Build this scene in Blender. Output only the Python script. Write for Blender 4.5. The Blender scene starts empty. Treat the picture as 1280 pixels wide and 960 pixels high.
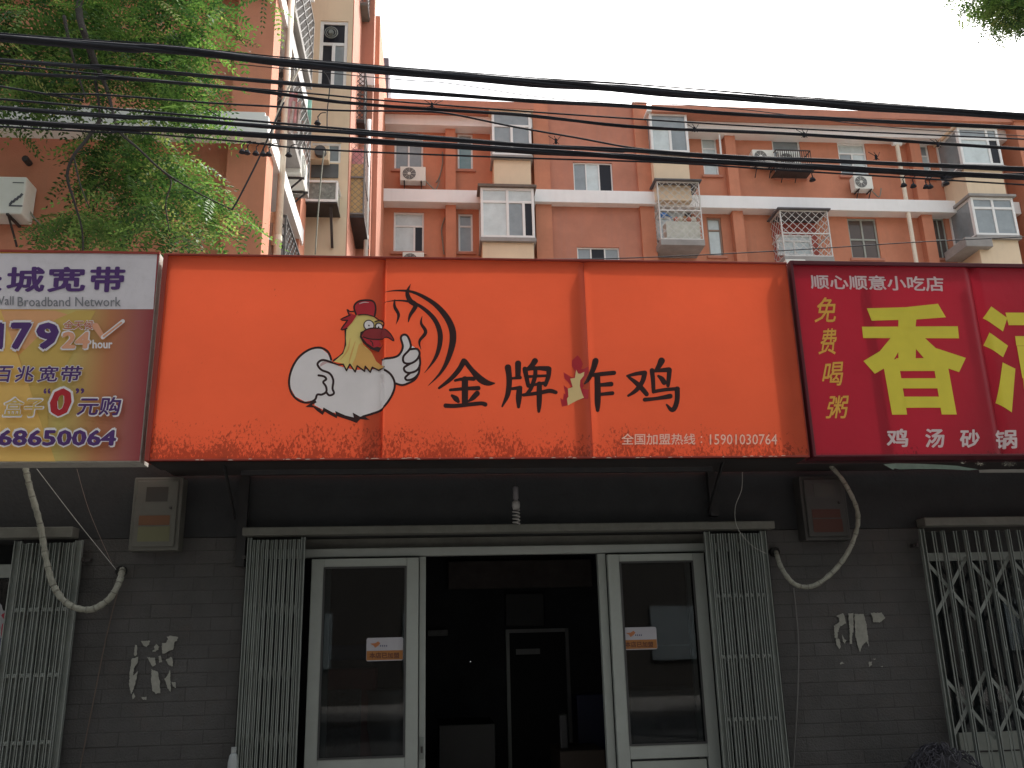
import bpy, bmesh, math, random
import numpy as np
from mathutils import Vector, Matrix
from mathutils.geometry import tessellate_polygon
R = math.radians
random.seed(7)
scn = bpy.context.scene
COL = scn.collection

# ------------------------------------------------------------------ camera
F_PX = 1108.0
yaw, pitch, roll = R(5.40), R(16.33), R(-1.42)
CAM = Vector((0, -6.3, 1.55))
fw = Vector((math.sin(yaw)*math.cos(pitch), math.cos(yaw)*math.cos(pitch), math.sin(pitch)))
r0 = Vector((math.cos(yaw), -math.sin(yaw), 0)); u0 = r0.cross(fw)
rt = r0*math.cos(roll)+u0*math.sin(roll); up = -r0*math.sin(roll)+u0*math.cos(roll)
cd = bpy.data.cameras.new('camera'); cam = bpy.data.objects.new('camera', cd); COL.objects.link(cam)
M3 = Matrix((rt, up, -fw)).transposed()
cam.matrix_world = Matrix.Translation(CAM) @ M3.to_4x4()
cd.sensor_width = 36; cd.lens = 36*F_PX/1280; cd.clip_start = .05; cd.clip_end = 800
scn.camera = cam
# ------------------------------------------------------------------ sky, sun, exposure
SUN_EL, SUN_AZ = R(57), R(42)      # azimuth clockwise from +y: beyond the buildings, to the right
w = bpy.data.worlds.new('World'); scn.world = w; w.use_nodes = True
nt = w.node_tree; bg = nt.nodes['Background']
sky = nt.nodes.new('ShaderNodeTexSky'); sky.sky_type = 'NISHITA'; sky.sun_disc = False
sky.sun_elevation = SUN_EL; sky.sun_rotation = SUN_AZ
sky.air_density = 1.6; sky.dust_density = 7.0; sky.ozone_density = .6; sky.altitude = 0
hs = nt.nodes.new('ShaderNodeHueSaturation'); hs.inputs['Saturation'].default_value = .25
nt.links.new(sky.outputs[0], hs.inputs['Color']); nt.links.new(hs.outputs[0], bg.inputs[0]); bg.inputs[1].default_value = .15
sd = bpy.data.lights.new('sun', 'SUN'); sun = bpy.data.objects.new('sun', sd); COL.objects.link(sun)
sd.energy = 2.2; sd.angle = R(3); sd.color = (1, .95, .87)
sdir = Vector((math.sin(SUN_AZ)*math.cos(SUN_EL), math.cos(SUN_AZ)*math.cos(SUN_EL), math.sin(SUN_EL)))
sun.rotation_euler = sdir.to_track_quat('Z', 'Y').to_euler(); sun.location = (0, -10, 30)
scn.view_settings.view_transform = 'Standard'; scn.view_settings.look = 'None'
scn.view_settings.exposure = 1.2; scn.view_settings.gamma = 1
scn.render.engine = 'CYCLES'; scn.cycles.max_bounces = 6; scn.cycles.transparent_max_bounces = 12

# ------------------------------------------------------------------ helpers
def ray(px, py): return fw + rt*((px-640)/F_PX) - up*((py-480)/F_PX)
def PY(px, py, Y): d = ray(px, py); return CAM + d*((Y-CAM.y)/d.y)
def PX(px, py, X): d = ray(px, py); return CAM + d*((X-CAM.x)/d.x)
def PZ(px, py, Z): d = ray(px, py); return CAM + d*((Z-CAM.z)/d.z)
def rect(a, b, c, d, Y):
    """axis aligned x0,x1,z0,z1 on the plane y=Y that best fits a photo rectangle"""
    p = [PY(a, b, Y), PY(c, b, Y), PY(a, d, Y), PY(c, d, Y)]
    return ((p[0].x+p[2].x)/2, (p[1].x+p[3].x)/2, (p[2].z+p[3].z)/2, (p[0].z+p[1].z)/2)

def lin(c):
    if isinstance(c, str): c = tuple(int(c[i:i+2], 16)/255 for i in (0, 2, 4))
    return tuple(x/12.92 if x <= .04045 else ((x+.055)/1.055)**2.4 for x in c)
_m = {}
def mat(name, col, rough=.7, metal=0, var=.12, scale=3.0, bump=0, bscale=40, spec=.4, dirt=0, dirtcol=(.08, .06, .045), obj_rand=0, streak=0, em=0):
    if name in _m: return _m[name]
    m = bpy.data.materials.new(name); m.use_nodes = True; t = m.node_tree; b = t.nodes['Principled BSDF']
    b.inputs['Roughness'].default_value = rough; b.inputs['Metallic'].default_value = metal
    b.inputs['Specular IOR Level'].default_value = spec
    tc = t.nodes.new('ShaderNodeTexCoord'); geo = t.nodes.new('ShaderNodeNewGeometry')
    n = t.nodes.new('ShaderNodeTexNoise'); n.inputs['Scale'].default_value = scale; n.inputs['Detail'].default_value = 6; n.inputs['Roughness'].default_value = .65
    t.links.new(geo.outputs['Position'], n.inputs['Vector'])
    mr = t.nodes.new('ShaderNodeMapRange'); mr.inputs[1].default_value = .25; mr.inputs[2].default_value = .75
    mr.inputs[3].default_value = 1-var; mr.inputs[4].default_value = 1+var; t.links.new(n.outputs[0], mr.inputs[0])
    val = mr.outputs[0]
    if obj_rand:
        oi = t.nodes.new('ShaderNodeObjectInfo'); m2 = t.nodes.new('ShaderNodeMapRange')
        m2.inputs[3].default_value = 1-obj_rand; m2.inputs[4].default_value = 1+obj_rand; t.links.new(oi.outputs['Random'], m2.inputs[0])
        mm = t.nodes.new('ShaderNodeMath'); mm.operation = 'MULTIPLY'; t.links.new(val, mm.inputs[0]); t.links.new(m2.outputs[0], mm.inputs[1]); val = mm.outputs[0]
    vm = t.nodes.new('ShaderNodeVectorMath'); vm.operation = 'SCALE'; vm.inputs[0].default_value = col; t.links.new(val, vm.inputs['Scale'])
    out = vm.outputs[0]
    if dirt or streak:
        mp = t.nodes.new('ShaderNodeMapping'); t.links.new(geo.outputs['Position'], mp.inputs[0])
        mp.inputs['Scale'].default_value = (5, 5, .35) if streak else (1, 1, 1)
        n2 = t.nodes.new('ShaderNodeTexNoise'); n2.inputs['Scale'].default_value = 1.2 if streak else scale*2.3; n2.inputs['Detail'].default_value = 8; n2.inputs['Roughness'].default_value = .7
        t.links.new(mp.outputs[0], n2.inputs['Vector'])
        r2 = t.nodes.new('ShaderNodeMapRange'); r2.inputs[1].default_value = .5; r2.inputs[2].default_value = .75; r2.inputs[4].default_value = dirt or streak
        t.links.new(n2.outputs[0], r2.inputs[0])
        mx = t.nodes.new('ShaderNodeMix'); mx.data_type = 'RGBA'; mx.inputs[7].default_value = (*dirtcol, 1)
        t.links.new(r2.outputs[0], mx.inputs[0]); t.links.new(out, mx.inputs[6]); out = mx.outputs[2]
    t.links.new(out, b.inputs['Base Color'])
    if bump:
        n3 = t.nodes.new('ShaderNodeTexNoise'); n3.inputs['Scale'].default_value = bscale; n3.inputs['Detail'].default_value = 4; t.links.new(geo.outputs['Position'], n3.inputs['Vector'])
        bp = t.nodes.new('ShaderNodeBump'); bp.inputs['Strength'].default_value = bump; bp.inputs['Distance'].default_value = .02
        t.links.new(n3.outputs[0], bp.inputs['Height']); t.links.new(bp.outputs[0], b.inputs['Normal'])
    _m[name] = m; return m

def translucent(m, col, f):
    t = m.node_tree; o = next(n for n in t.nodes if n.type == 'OUTPUT_MATERIAL'); b = t.nodes['Principled BSDF']
    tl_ = t.nodes.new('ShaderNodeBsdfTranslucent'); mx = t.nodes.new('ShaderNodeMixShader'); mx.inputs[0].default_value = f
    if col: tl_.inputs[0].default_value = (*col, 1)
    else: t.links.new(b.inputs['Base Color'].links[0].from_socket, tl_.inputs[0])
    t.links.new(b.outputs[0], mx.inputs[1]); t.links.new(tl_.outputs[0], mx.inputs[2]); t.links.new(mx.outputs[0], o.inputs[0]); return m

class MB:
    def __init__(s): s.v = []; s.f = []; s.mi = []; s.cur = 0
    def face(s, pts):
        k = len(s.v); s.v += [tuple(p) for p in pts]; s.f.append(tuple(range(k, k+len(pts)))); s.mi.append(s.cur)
    def box(s, x0, x1, y0, y1, z0, z1):
        if x0 > x1: x0, x1 = x1, x0
        if y0 > y1: y0, y1 = y1, y0
        if z0 > z1: z0, z1 = z1, z0
        k = len(s.v)
        s.v += [(x, y, z) for z in (z0, z1) for y in (y0, y1) for x in (x0, x1)]
        for f in ((0, 2, 3, 1), (4, 5, 7, 6), (0, 1, 5, 4), (2, 6, 7, 3), (0, 4, 6, 2), (1, 3, 7, 5)):
            s.f.append(tuple(k+i for i in f)); s.mi.append(s.cur)
        return s
    def bar(s, a, b, w, d=None, nrm=Vector((0, -1, 0))):
        """box beam from a to b, w wide across, d thick along nrm"""
        a = Vector(a); b = Vector(b); d = d or w; t = (b-a).normalized(); n = (nrm - t*nrm.dot(t))
        if n.length < 1e-4: n = t.orthogonal()
        n.normalize(); q = t.cross(n); k = len(s.v)
        for p in (a, b):
            for i, j in ((-1, -1), (1, -1), (1, 1), (-1, 1)): s.v.append(tuple(p+q*(w/2*i)+n*(d/2*j)))
        for f in ((3, 2, 1, 0), (4, 5, 6, 7), (0, 1, 5, 4), (1, 2, 6, 5), (2, 3, 7, 6), (3, 0, 4, 7)):
            s.f.append(tuple(k+i for i in f)); s.mi.append(s.cur)
        return s
    def tube(s, pts, rad, n=8, caps=True):
        pts = [Vector(p) for p in pts]; k = len(s.v); N = len(pts)
        rr = rad if hasattr(rad, '__len__') else [rad]*N
        nprev = None
        for i, p in enumerate(pts):
            t = (pts[min(i+1, N-1)]-pts[max(i-1, 0)])
            t = t.normalized() if t.length > 1e-9 else Vector((0, 0, 1))
            if nprev is None: nn = t.orthogonal().normalized()
            else:
                nn = nprev - t*nprev.dot(t); nn = nn.normalized() if nn.length > 1e-6 else t.orthogonal().normalized()
            nprev = nn; q = t.cross(nn)
            for j in range(n):
                a = 2*math.pi*j/n; s.v.append(tuple(p+(nn*math.cos(a)+q*math.sin(a))*rr[i]))
        for i in range(N-1):
            for j in range(n):
                s.f.append((k+i*n+j, k+i*n+(j+1) % n, k+(i+1)*n+(j+1) % n, k+(i+1)*n+j)); s.mi.append(s.cur)
        if caps:
            s.f.append(tuple(k+j for j in reversed(range(n)))); s.mi.append(s.cur)
            s.f.append(tuple(k+(N-1)*n+j for j in range(n))); s.mi.append(s.cur)
        return s
    def build(s, name, m, parent=None, smooth=False, bevel=0, kind=None, label=None, fix=False):
        off = ROOT(parent); me = bpy.data.meshes.new(name)
        me.from_pydata([(x-off[0], y-off[1], z-off[2]) for x, y, z in s.v], [], s.f)
        ms = m if isinstance(m, (list, tuple)) else [m]
        for q in ms: me.materials.append(q)
        if len(ms) > 1: me.polygons.foreach_set('material_index', s.mi)
        if smooth: me.polygons.foreach_set('use_smooth', [True]*len(me.polygons))
        me.update()
        o = bpy.data.objects.new(name, me); COL.objects.link(o)
        if parent: o.parent = parent
        if bevel:
            b = o.modifiers.new('bevel', 'BEVEL'); b.width = bevel; b.segments = 2; b.limit_method = 'ANGLE'
        if kind: o['kind'] = kind
        if label: o['label'] = label
        return o
def ROOT(p):
    v = Vector((0, 0, 0))
    while p: v += p.location; p = p.parent
    return v
def tag(o, label, cat, group=None):
    o['label'] = label; o['category'] = cat
    if group: o['group'] = group
    return o
def thing(name, loc, label, cat, group=None):
    o = bpy.data.objects.new(name, None); COL.objects.link(o); o.location = loc; o.empty_display_size = .1
    return tag(o, label, cat, group)
def struct(name, mb, m, **k): return mb.build(name, m, kind='structure', **k)
def copy_tree(o, parent=None):
    c = o.copy(); COL.objects.link(c); c.parent = parent
    for ch in list(o.children): copy_tree(ch, c)
    return c
def catmull(pts, n=6, closed=False):
    P = [Vector(p) for p in pts]; N = len(P); out = []
    rng = range(N) if closed else range(N-1)
    for i in rng:
        if closed: a, b, c, d = P[(i-1) % N], P[i], P[(i+1) % N], P[(i+2) % N]
        else: a, b, c, d = P[max(i-1, 0)], P[i], P[i+1], P[min(i+2, N-1)]
        for k in range(n):
            t = k/n; out.append(.5*((2*b)+(c-a)*t+(2*a-5*b+4*c-d)*t*t+(3*b-a-3*c+d)*t**3))
    if not closed: out.append(P[-1])
    return out

# ------------------------------------------------------------------ materials
orange_paint = mat('orange_render', (.56, .225, .135), .85, var=.17, scale=.9, bump=.25, bscale=60, streak=.42, dirtcol=(.42, .20, .13))
orange_pale = mat('orange_render_faded', (.50, .215, .145), .85, var=.17, scale=.9, bump=.25, bscale=60, streak=.42, dirtcol=(.40, .21, .17))
cream = mat('cream_render', (.74, .60, .43), .85, var=.07, scale=1.2, streak=.18, dirtcol=(.42, .33, .24))
white_band = mat('white_band_paint', (.86, .86, .86), .7, var=.05, scale=1.5, streak=.15, dirtcol=(.55, .53, .5))
pvc = mat('white_pvc', (.78, .79, .78), .35, var=.04, dirt=.1)
concrete = mat('concrete', (.30, .29, .28), .9, var=.2, scale=2, bump=.3)
dark_steel = mat('dark_steel', (.05, .045, .045), .6, metal=.3, var=.3, dirt=.3, dirtcol=(.10, .05, .03))
galv = mat('galvanised_steel', (.21, .23, .215), .5, metal=.3, var=.18, scale=6, dirt=.35, dirtcol=(.17, .15, .12))
alu = mat('aluminium_frame', (.30, .32, .30), .45, metal=.15, var=.06, scale=8, dirt=.18, dirtcol=(.26, .26, .22))
brick_m = mat('painted_grey_brick', (.058, .056, .055), .75, var=.30, scale=2.2, bump=.35, bscale=90, obj_rand=.08, dirt=.7, dirtcol=(.065, .055, .05))
mortar_m = mat('painted_mortar', (.045, .043, .042), .9, var=.2, scale=8)
fascia_m = mat('dark_painted_fascia', (.021, .022, .024), .75, var=.25, scale=4, bump=.2, dirt=.3, dirtcol=(.035, .03, .03))
cable_m = mat('black_cable_rubber', (.026, .028, .036), .9, var=.2, scale=20)
tape_m = mat('weathered_white_tape', (.24, .24, .20), .7, var=.3, scale=25, dirt=.6, dirtcol=(.12, .11, .08))
wire_m = mat('pale_wire', (.35, .35, .33), .6)
pipe_m = mat('cream_pipe', (.74, .66, .54), .6, var=.1, scale=4, dirt=.3, dirtcol=(.45, .30, .18))
ac_m = mat('ac_white_shell', (.74, .75, .70), .45, var=.04, dirt=.2, dirtcol=(.5, .48, .4))
ac_dark = mat('ac_dark_grille', (.08, .085, .09), .5)
rail_m = mat('dull_rail_paint', (.125, .125, .11), .6, var=.2, scale=8, dirt=.3)
bark = mat('bark', (.026, .021, .018), .9, var=.35, scale=14, bump=.8)
def pane_mat(name, col, rough=.06, var=.2):
    return mat(name, col, rough, var=var, scale=2.2, spec=.7)
pane_light = pane_mat('glass_with_pale_curtain', (.55, .63, .64))
pane_grey = pane_mat('glass_grey', (.24, .28, .30))
pane_dark = mat('glass_dark_room', (.02, .021, .028), .2, spec=.2)
pane_teal = pane_mat('glass_teal', (.16, .28, .30))
def glass_mat(name, tint=(.9, .95, .93), refl=.5):
    m = bpy.data.materials.new(name); m.use_nodes = True; t = m.node_tree; t.nodes.clear()
    o = t.nodes.new('ShaderNodeOutputMaterial'); a = t.nodes.new('ShaderNodeBsdfTransparent'); g = t.nodes.new('ShaderNodeBsdfGlossy')
    a.inputs[0].default_value = (*tint, 1); g.inputs['Roughness'].default_value = .02
    fr = t.nodes.new('ShaderNodeFresnel'); fr.inputs[0].default_value = 1.5
    mx = t.nodes.new('ShaderNodeMixShader'); t.links.new(fr.outputs[0], mx.inputs[0]); t.links.new(a.outputs[0], mx.inputs[1]); t.links.new(g.outputs[0], mx.inputs[2]); t.links.new(mx.outputs[0], o.inputs[0])
    return m
door_glass = glass_mat('clear_door_glass', (.50, .54, .56))

# ================================================================== SETTING: ground, street
g = MB(); g.box(-150, 150, -150, 150, -.6, -.15); struct('ground', g, mat('packed_earth', (.22, .19, .15), .95, var=.25, scale=1.5, bump=.4))
g = MB(); g.face([(-120, -14.5, -.02), (120, -14.5, -.02), (120, -5.0, -.02), (-120, -5.0, -.02)]); 
g2 = MB(); g2.box(-120, 120, -14.5, -5.0, -.14, -.12); struct('road', g2, mat('asphalt', (.055, .055, .055), .9, var=.25, scale=4, bump=.5, bscale=120))
g = MB(); g.box(-120, 120, -4.86, 0.0, -.15, 0); struct('pavement', g, mat('pavement_slabs', (.20, .19, .18), .9, var=.2, scale=3, bump=.3))
g = MB(); g.box(-120, 120, -5.0, -4.862, -.15, .005); struct('kerb', g, concrete, bevel=.01)
g = MB(); g.box(-120, 120, -20, -14.5, -.15, 0.0); struct('far_pavement', g, mat('pavement_slabs', (.2, .19, .18)))

# ================================================================== generic wall / window builders
def wall_holes(x0, x1, z0, z1, holes, Y, depth=.16, mb=None):
    mb = mb or MB()
    hs_ = [(max(a, x0), min(b, x1), max(c, z0), min(d, z1)) for a, b, c, d in holes if a < x1 and b > x0 and c < z1 and d > z0]
    xs = sorted({x0, x1, *[h[0] for h in hs_], *[h[1] for h in hs_]}); zs = sorted({z0, z1, *[h[2] for h in hs_], *[h[3] for h in hs_]})
    for i in range(len(xs)-1):
        for j in range(len(zs)-1):
            cx, cz = (xs[i]+xs[i+1])/2, (zs[j]+zs[j+1])/2
            if any(a < cx < b and c < cz < d for a, b, c, d in hs_): continue
            mb.face([(xs[i], Y, zs[j]), (xs[i+1], Y, zs[j]), (xs[i+1], Y, zs[j+1]), (xs[i], Y, zs[j+1])])
    for a, b, c, d in hs_:
        y1 = Y+depth
        mb.face([(a, Y, c), (a, Y, d), (a, y1, d), (a, y1, c)]); mb.face([(b, Y, d), (b, Y, c), (b, y1, c), (b, y1, d)])
        mb.face([(a, Y, d), (b, Y, d), (b, y1, d), (a, y1, d)]); mb.face([(b, Y, c), (a, Y, c), (a, y1, c), (b, y1, c)])
        mb.face([(a, y1, c), (b, y1, c), (b, y1, d), (a, y1, d)])
    return mb
def window(x0, x1, z0, z1, Y, parent, layout, panes, fw_=.055, fm=None, th=.06, label=None, d=None):
    """frame with panes; layout = list of cells (u0,u1,v0,v1) in 0..1, panes = their materials. Y is the frame's front face"""
    fm = fm or pvc; f = MB(); W, H = x1-x0, z1-z0
    f.box(x0, x0+fw_, Y, Y+th, z0, z1); f.box(x1-fw_, x1, Y, Y+th, z0, z1)
    f.box(x0+fw_, x1-fw_, Y, Y+th, z0, z0+fw_); f.box(x0+fw_, x1-fw_, Y, Y+th, z1-fw_, z1)
    fr = None; cells = []
    for (a, b, c, e) in layout:
        X0, X1, Z0, Z1 = x0+a*W, x0+b*W, z0+c*H, z0+e*H
        cells.append((X0, X1, Z0, Z1)); h = fw_*.5
        if a > .01: f.box(X0-h, X0+h, Y+.004, Y+th-.004, max(Z0-h*.0, z0+fw_), min(Z1, z1-fw_))
        if c > .01: f.box(max(X0+h, x0+fw_) if a > .01 else x0+fw_, min(X1-h*(b < .99), x1-fw_), Y+.006, Y+th-.006, Z0-h, Z0+h)
    fr = f.build('window', fm, parent, label=label)
    for (X0, X1, Z0, Z1), pm in zip(cells, panes):
        p = MB(); p.box(X0+fw_*.4, X1-fw_*.4, Y+th*.5, Y+th*.5+.008, Z0+fw_*.4, Z1-fw_*.4)
        p.build('pane', pm, fr)
    return fr
L_T2 = [(0, 1, .7, 1), (0, .5, 0, .7), (.5, 1, 0, .7)]
L_T1 = [(0, 1, .68, 1), (0, 1, 0, .68)]
L_T22 = [(0, .5, .72, 1), (.5, 1, .72, 1), (0, .5, 0, .72), (.5, .8, 0, .72), (.8, 1, 0, .72)]
L_3 = [(0, .33, 0, 1), (.33, .66, 0, 1), (.66, 1, 0, 1)]
L_4 = [(0, .5, .48, 1), (.5, 1, .48, 1), (0, .5, 0, .48), (.5, 1, 0, .48)]
L_1 = [(0, 1, 0, 1)]

def cage(parent, x0, x1, y0, y1, z0, z1, m, name='security_cage', step=.17, r=.011, label=None, faces='FLRT'):
    """diamond lattice cage open to the wall at y1; F front, L/R sides, T top"""
    c = MB(); t = .035
    for x in (x0, x1):
        c.box(x-t/2, x+t/2, y0-t/2, y0+t/2, z0, z1)
    for z in (z0, z1, (z0+z1)/2): 
        c.box(x0, x1, y0-t/2+.002, y0+t/2-.002, z-t/2, z+t/2)
        for x in (x0, x1): c.box(x-t/2+.002, x+t/2-.002, y0, y1, z-t/2, z+t/2)
    def lattice(o, U, V, w, h):
        for sgn in (1, -1):
            k = -h
            while k < w:
                # line u = k + t (sgn 1) or u = w-(k+t)
                a0 = max(0, -k); a1 = min(h, w-k)
                if a1 > a0:
                    pa = (k+a0, a0); pb = (k+a1, a1)
                    if sgn < 0: pa = (w-pa[0], pa[1]); pb = (w-pb[0], pb[1])
                    c.bar(o+U*pa[0]+V*pa[1], o+U*pb[0]+V*pb[1], r*2, r, nrm=U.cross(V))
                k += step
    Z = Vector((0, 0, 1))
    if 'F' in faces: lattice(Vector((x0, y0, z0)), Vector((1, 0, 0)), Z, x1-x0, z1-z0)
    if 'L' in faces: lattice(Vector((x0, y0, z0)), Vector((0, 1, 0)), Z, y1-y0, z1-z0)
    if 'R' in faces: lattice(Vector((x1, y0, z0)), Vector((0, 1, 0)), Z, y1-y0, z1-z0)
    return c.build(name, m, parent, label=label)

# ------------------------------------------------------------------ air conditioners
def make_ac(loc, label, w=.80, h=.55, d=.30, rot=0, cagey=False):
    t = thing('air_conditioner', (0, 0, 0), label, 'air conditioner', 'outdoor air conditioning units on the apartment walls')
    b = MB(); b.box(-w/2, w/2, -d, 0, 0, h)
    o = b.build('body', ac_m, t, bevel=.02)
    gr = MB(); cx, cz, rr = -w*.14, h*.5, h*.41
    for k in range(5):
        q = rr*(1-.18*k); n = 24
        gr.tube([(cx+q*math.cos(2*math.pi*i/n), -d-.012, cz+q*math.sin(2*math.pi*i/n)) for i in range(n+1)], .003, 4, False)
    for k in range(4):
        a = k*math.pi/4; gr.bar((cx-rr*math.cos(a), -d-.01, cz-rr*math.sin(a)), (cx+rr*math.cos(a), -d-.01, cz+rr*math.sin(a)), .006, .005)
    gr.build('fan_guard', ac_m, t)
    dk = MB(); n = 28; dk.face([(cx+rr*math.cos(2*math.pi*i/n), -d-.003, cz+rr*math.sin(2*math.pi*i/n)) for i in range(n)])
    dk.build('fan_opening', ac_dark, t)
    hb = MB(); hb.tube([(cx, -d-.02, cz), (cx, -d-.004, cz)], .045, 10); hb.build('fan_hub', ac_m, t)
    for s in (-1, 1):
        br = MB(); br.bar((s*w*.33, .0, -.03), (s*w*.33, -d-.05, -.03), .035, .03, nrm=Vector((0, 0, 1)))
        br.bar((s*w*.33, -.0, -.35), (s*w*.33, -d, -.045), .03, .02, nrm=Vector((1, 0, 0))); br.build('bracket', dark_steel, t)
    hs2 = MB(); hs2.tube(catmull([(w/2-.02, -.1, h*.3), (w/2+.12, -.06, -.0), (w/2+.3, -.02, -.12), (w/2+.42, .0, .2)], 5), .018, 6); hs2.build('hose', tape_m, t)
    t.location = loc; t.rotation_euler.z = rot
    return t

# ================================================================== BACK APARTMENT BUILDING (facade at y=18)
YB = 18.0
bk = thing('apartment_building', (6, YB, 0), 'long orange apartment block with white floor bands, behind the shop signs', 'building')
x_l = -1.45; x_c0 = PY(669, 245, YB).x; x_c1 = PY(806, 245, YB).x; x_r = PY(1264, 262, YB).x; x_end = x_r+14
ZB1, ZB2, ZTOP = 14.62, 17.30, 18.15
wr = {}
def W(k, a, b, c, d, Y=YB): wr[k] = rect(a, b, c, d, Y); return wr[k]
W('w1', 493, 166, 529, 212); W('w2', 572, 167, 591, 212); W('w4', 492, 265, 530, 315); W('w5', 573, 267, 591, 315)
W('w7', 878, 169, 897, 219); W('w8', 967, 174, 1002, 222); W('w9', 1049, 179, 1084, 220); W('w10', 885, 272, 903, 320)
W('w11', 1062, 273, 1098, 323); W('w12', 1150, 181, 1163, 223); W('w13', 1168, 273, 1184, 323)
W('wc1', 977, 280, 1018, 318)
# extra windows below, hidden from this view, so that the lower storeys are not blank
low = []
for fl in range(1, 5):
    for k in ('w4', 'w5', 'w10', 'w11', 'w13'):
        a, b, c, d = wr[k]; low.append((a, b, c-2.8*fl, d-2.8*fl))
wall = MB(); H = list(wr.values())+low
wall_holes(x_l, x_c0, 0, 17.2, H, YB, mb=wall); wall_holes(x_c1, x_r, 0, 17.2, H, YB, mb=wall)
wall.build('wall', orange_paint, bk)
YC = YB-.38
c3 = W('w3', 717, 203, 766, 242, YC+.12); c6 = W('w6', 722, 309, 775, 345, YC+.12)
px0 = PY(669, 245, YC).x; px1 = PY(689, 245, YC).x; px2 = PY(799, 245, YC).x; px3 = PY(817, 245, YC).x
cw = wall_holes(px1, px2, 0, 17.88, [c3, c6], YC+.12); cw.build('stair_wall', orange_pale, bk)
p = MB(); p.box(px0, px1, YC, YC+.6, 0, 17.84); p.build('pilaster', orange_paint, bk)
p = MB(); p.box(px2, px3, YC, YC+.6, 0, 17.90); p.build('pilaster', orange_paint, bk)
for a, b in ((557, 570), (916, 929), (1152, 1165)):
    xa, xb = PY(a, 270, YB-.25).x, PY(b, 270, YB-.25).x
    p = MB(); p.box(xa, xb, YB-.25, YB+.1, 0, 17.0); p.build('pilaster', orange_paint, bk)
# bands, eaves and parapet
def band(xa, xb, z, h, Y, nm='floor_band', m=white_band): 
    q = MB(); q.box(xa, xb, Y, YB+.05, z, z+h); q.build(nm, m, bk, bevel=.01)
for fl in range(0, 5):
    z = ZB1-2.79*fl-.40
    band(x_l, px0-.003, z, .42, YB-.42); band(px0-.05, px3+.05, z+.02, .42, YC-.16); band(px3+.053, x_r, z, .42, YB-.42)
Ye, Yp = YB-.42, YB-.87
for xa, xb, cx, ys in ((x_l, px0-.02, 530, (124, 132.5, 143.5, 156)), (px3+.02, x_r+.2, 960, (135, 146, 154, 167))):
    zt_, zm_, ze1, ze0 = PY(cx, ys[0], Yp).z, PY(cx, ys[1], Yp).z, PY(cx, ys[2], Ye).z, PY(cx, ys[3], Ye).z
    band(xa, xb, ze0, ze1-ze0, Ye, 'eave_band')
    q = MB(); q.box(xa, xb, Yp, YB+.3, max(zm_, ze1+.003), zt_); q.build('parapet', orange_pale, bk)
q = MB(); q.box(x_l, x_end, YB+.31, YB+11, 0, 17.6); q.build('core', orange_pale, bk)
# windows
pl, pg, pd_, pt = pane_light, pane_grey, pane_dark, pane_teal
def win(k, lay, panes, **kw):
    a, b, c, d = wr[k]; f = window(a, b, c, d, kw.pop('Y', YB)+.05, bk, lay, panes, **kw)
    s = MB(); s.box(a-.08, b+.08, YB-.07, YB-.002, c-.09, c-.01); 
    if k not in ('w3', 'w6'): s.build('sill', orange_pale, bk)
    return f
win('w1', L_T2, [pl, pg, pg]); win('w2', L_T1, [pg, pt]); win('w4', [(0, 1, .66, 1), (0, .68, 0, .66), (.68, 1, 0, .66)], [pl, pl, pd_]); win('w5', L_T1, [pg, pg])
win('w3', L_3, [pg, pl, pd_], Y=YC+.12, fw_=.04); win('w6', L_3, [pg, pd_, pg], Y=YC+.12, fw_=.04)
win('w7', L_T1, [pl, pl]); win('w8', L_T2, [pg, pg, pl]); win('w9', L_T2, [pl, pg, pl]); win('w10', L_T1, [pl, pl], fm=mat('brown_frame', (.32, .22, .17), .6))
old = mat('old_green_frame', (.36, .38, .34), .6, dirt=.3)
win('w11', L_4, [mat('glass_brown', (.10, .075, .065), .12)]*4, fm=old); win('w12', L_T1, [pg, pl]); win('w13', L_4, [mat('glass_brown', (.1, .075, .065))]*4, fm=old, fw_=.04)
for i, (a, b, c, d) in enumerate(low):
    window(a, b, c, d, YB+.05, bk, L_T1, [pg, pg])
# open casement of w7
a, b, c, d = wr['w7']; q = MB(); q.bar((a, YB-.02, d+.02), (b, YB-.32, d+.03), .05); q.bar((b, YB-.32, d+.03), (b, YB-.30, c+.55), .05); q.build('open_casement', pvc, bk)
# bays
def bay(a, b, c, d, dep, lay, panes, under, um=cream, capm=None, front=None, side=True, label=None):
    Yf = YB-dep; x0, x1, z0, z1 = rect(a, b, c, d, Yf)
    f = window(x0, x1, z0, z1, Yf, bk, lay, panes, fw_=.075, th=.06, label=label); f.name = 'bay_window'
    for xs_, nm in ((x0, 0), (x1-.06, 1)):
        q = MB(); q.box(xs_, xs_+.06, Yf+.062, Yf+.13, z0, z1); q.box(xs_, xs_+.06, YB-.08, YB, z0, z1)
        q.box(xs_+.002, xs_+.058, Yf+.13, YB-.08, z0, z0+.07); q.box(xs_+.002, xs_+.058, Yf+.13, YB-.08, z1-.07, z1); q.build('bay_side', pvc, bk)
        q = MB(); q.box(xs_+.025, xs_+.033, Yf+.13, YB-.08, z0+.07, z1-.07); q.build('side_pane', pane_grey, bk)
    q = MB(); q.box(x0-.08, x1+.08, Yf-.09, YB, z1+.002, z1+.09); q.build('bay_roof', capm or concrete, bk, bevel=.01)
    q = MB(); q.box(x0-.03, x1+.03, Yf-.03, YB, z0-.12, z0-.003); q.build('bay_ledge', concrete, bk)
    q = MB(); q.box(x0+.04, x1-.04, Yf+.08, YB-.003, z0-under, z0-.123); q.build('spandrel', um, bk)
    q = MB(); q.box(x0+.05, x1-.05, YB-.02, YB-.01, z0, z1); q.build('bay_back', pane_grey, bk)
    return x0, x1, z0, z1, Yf
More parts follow.
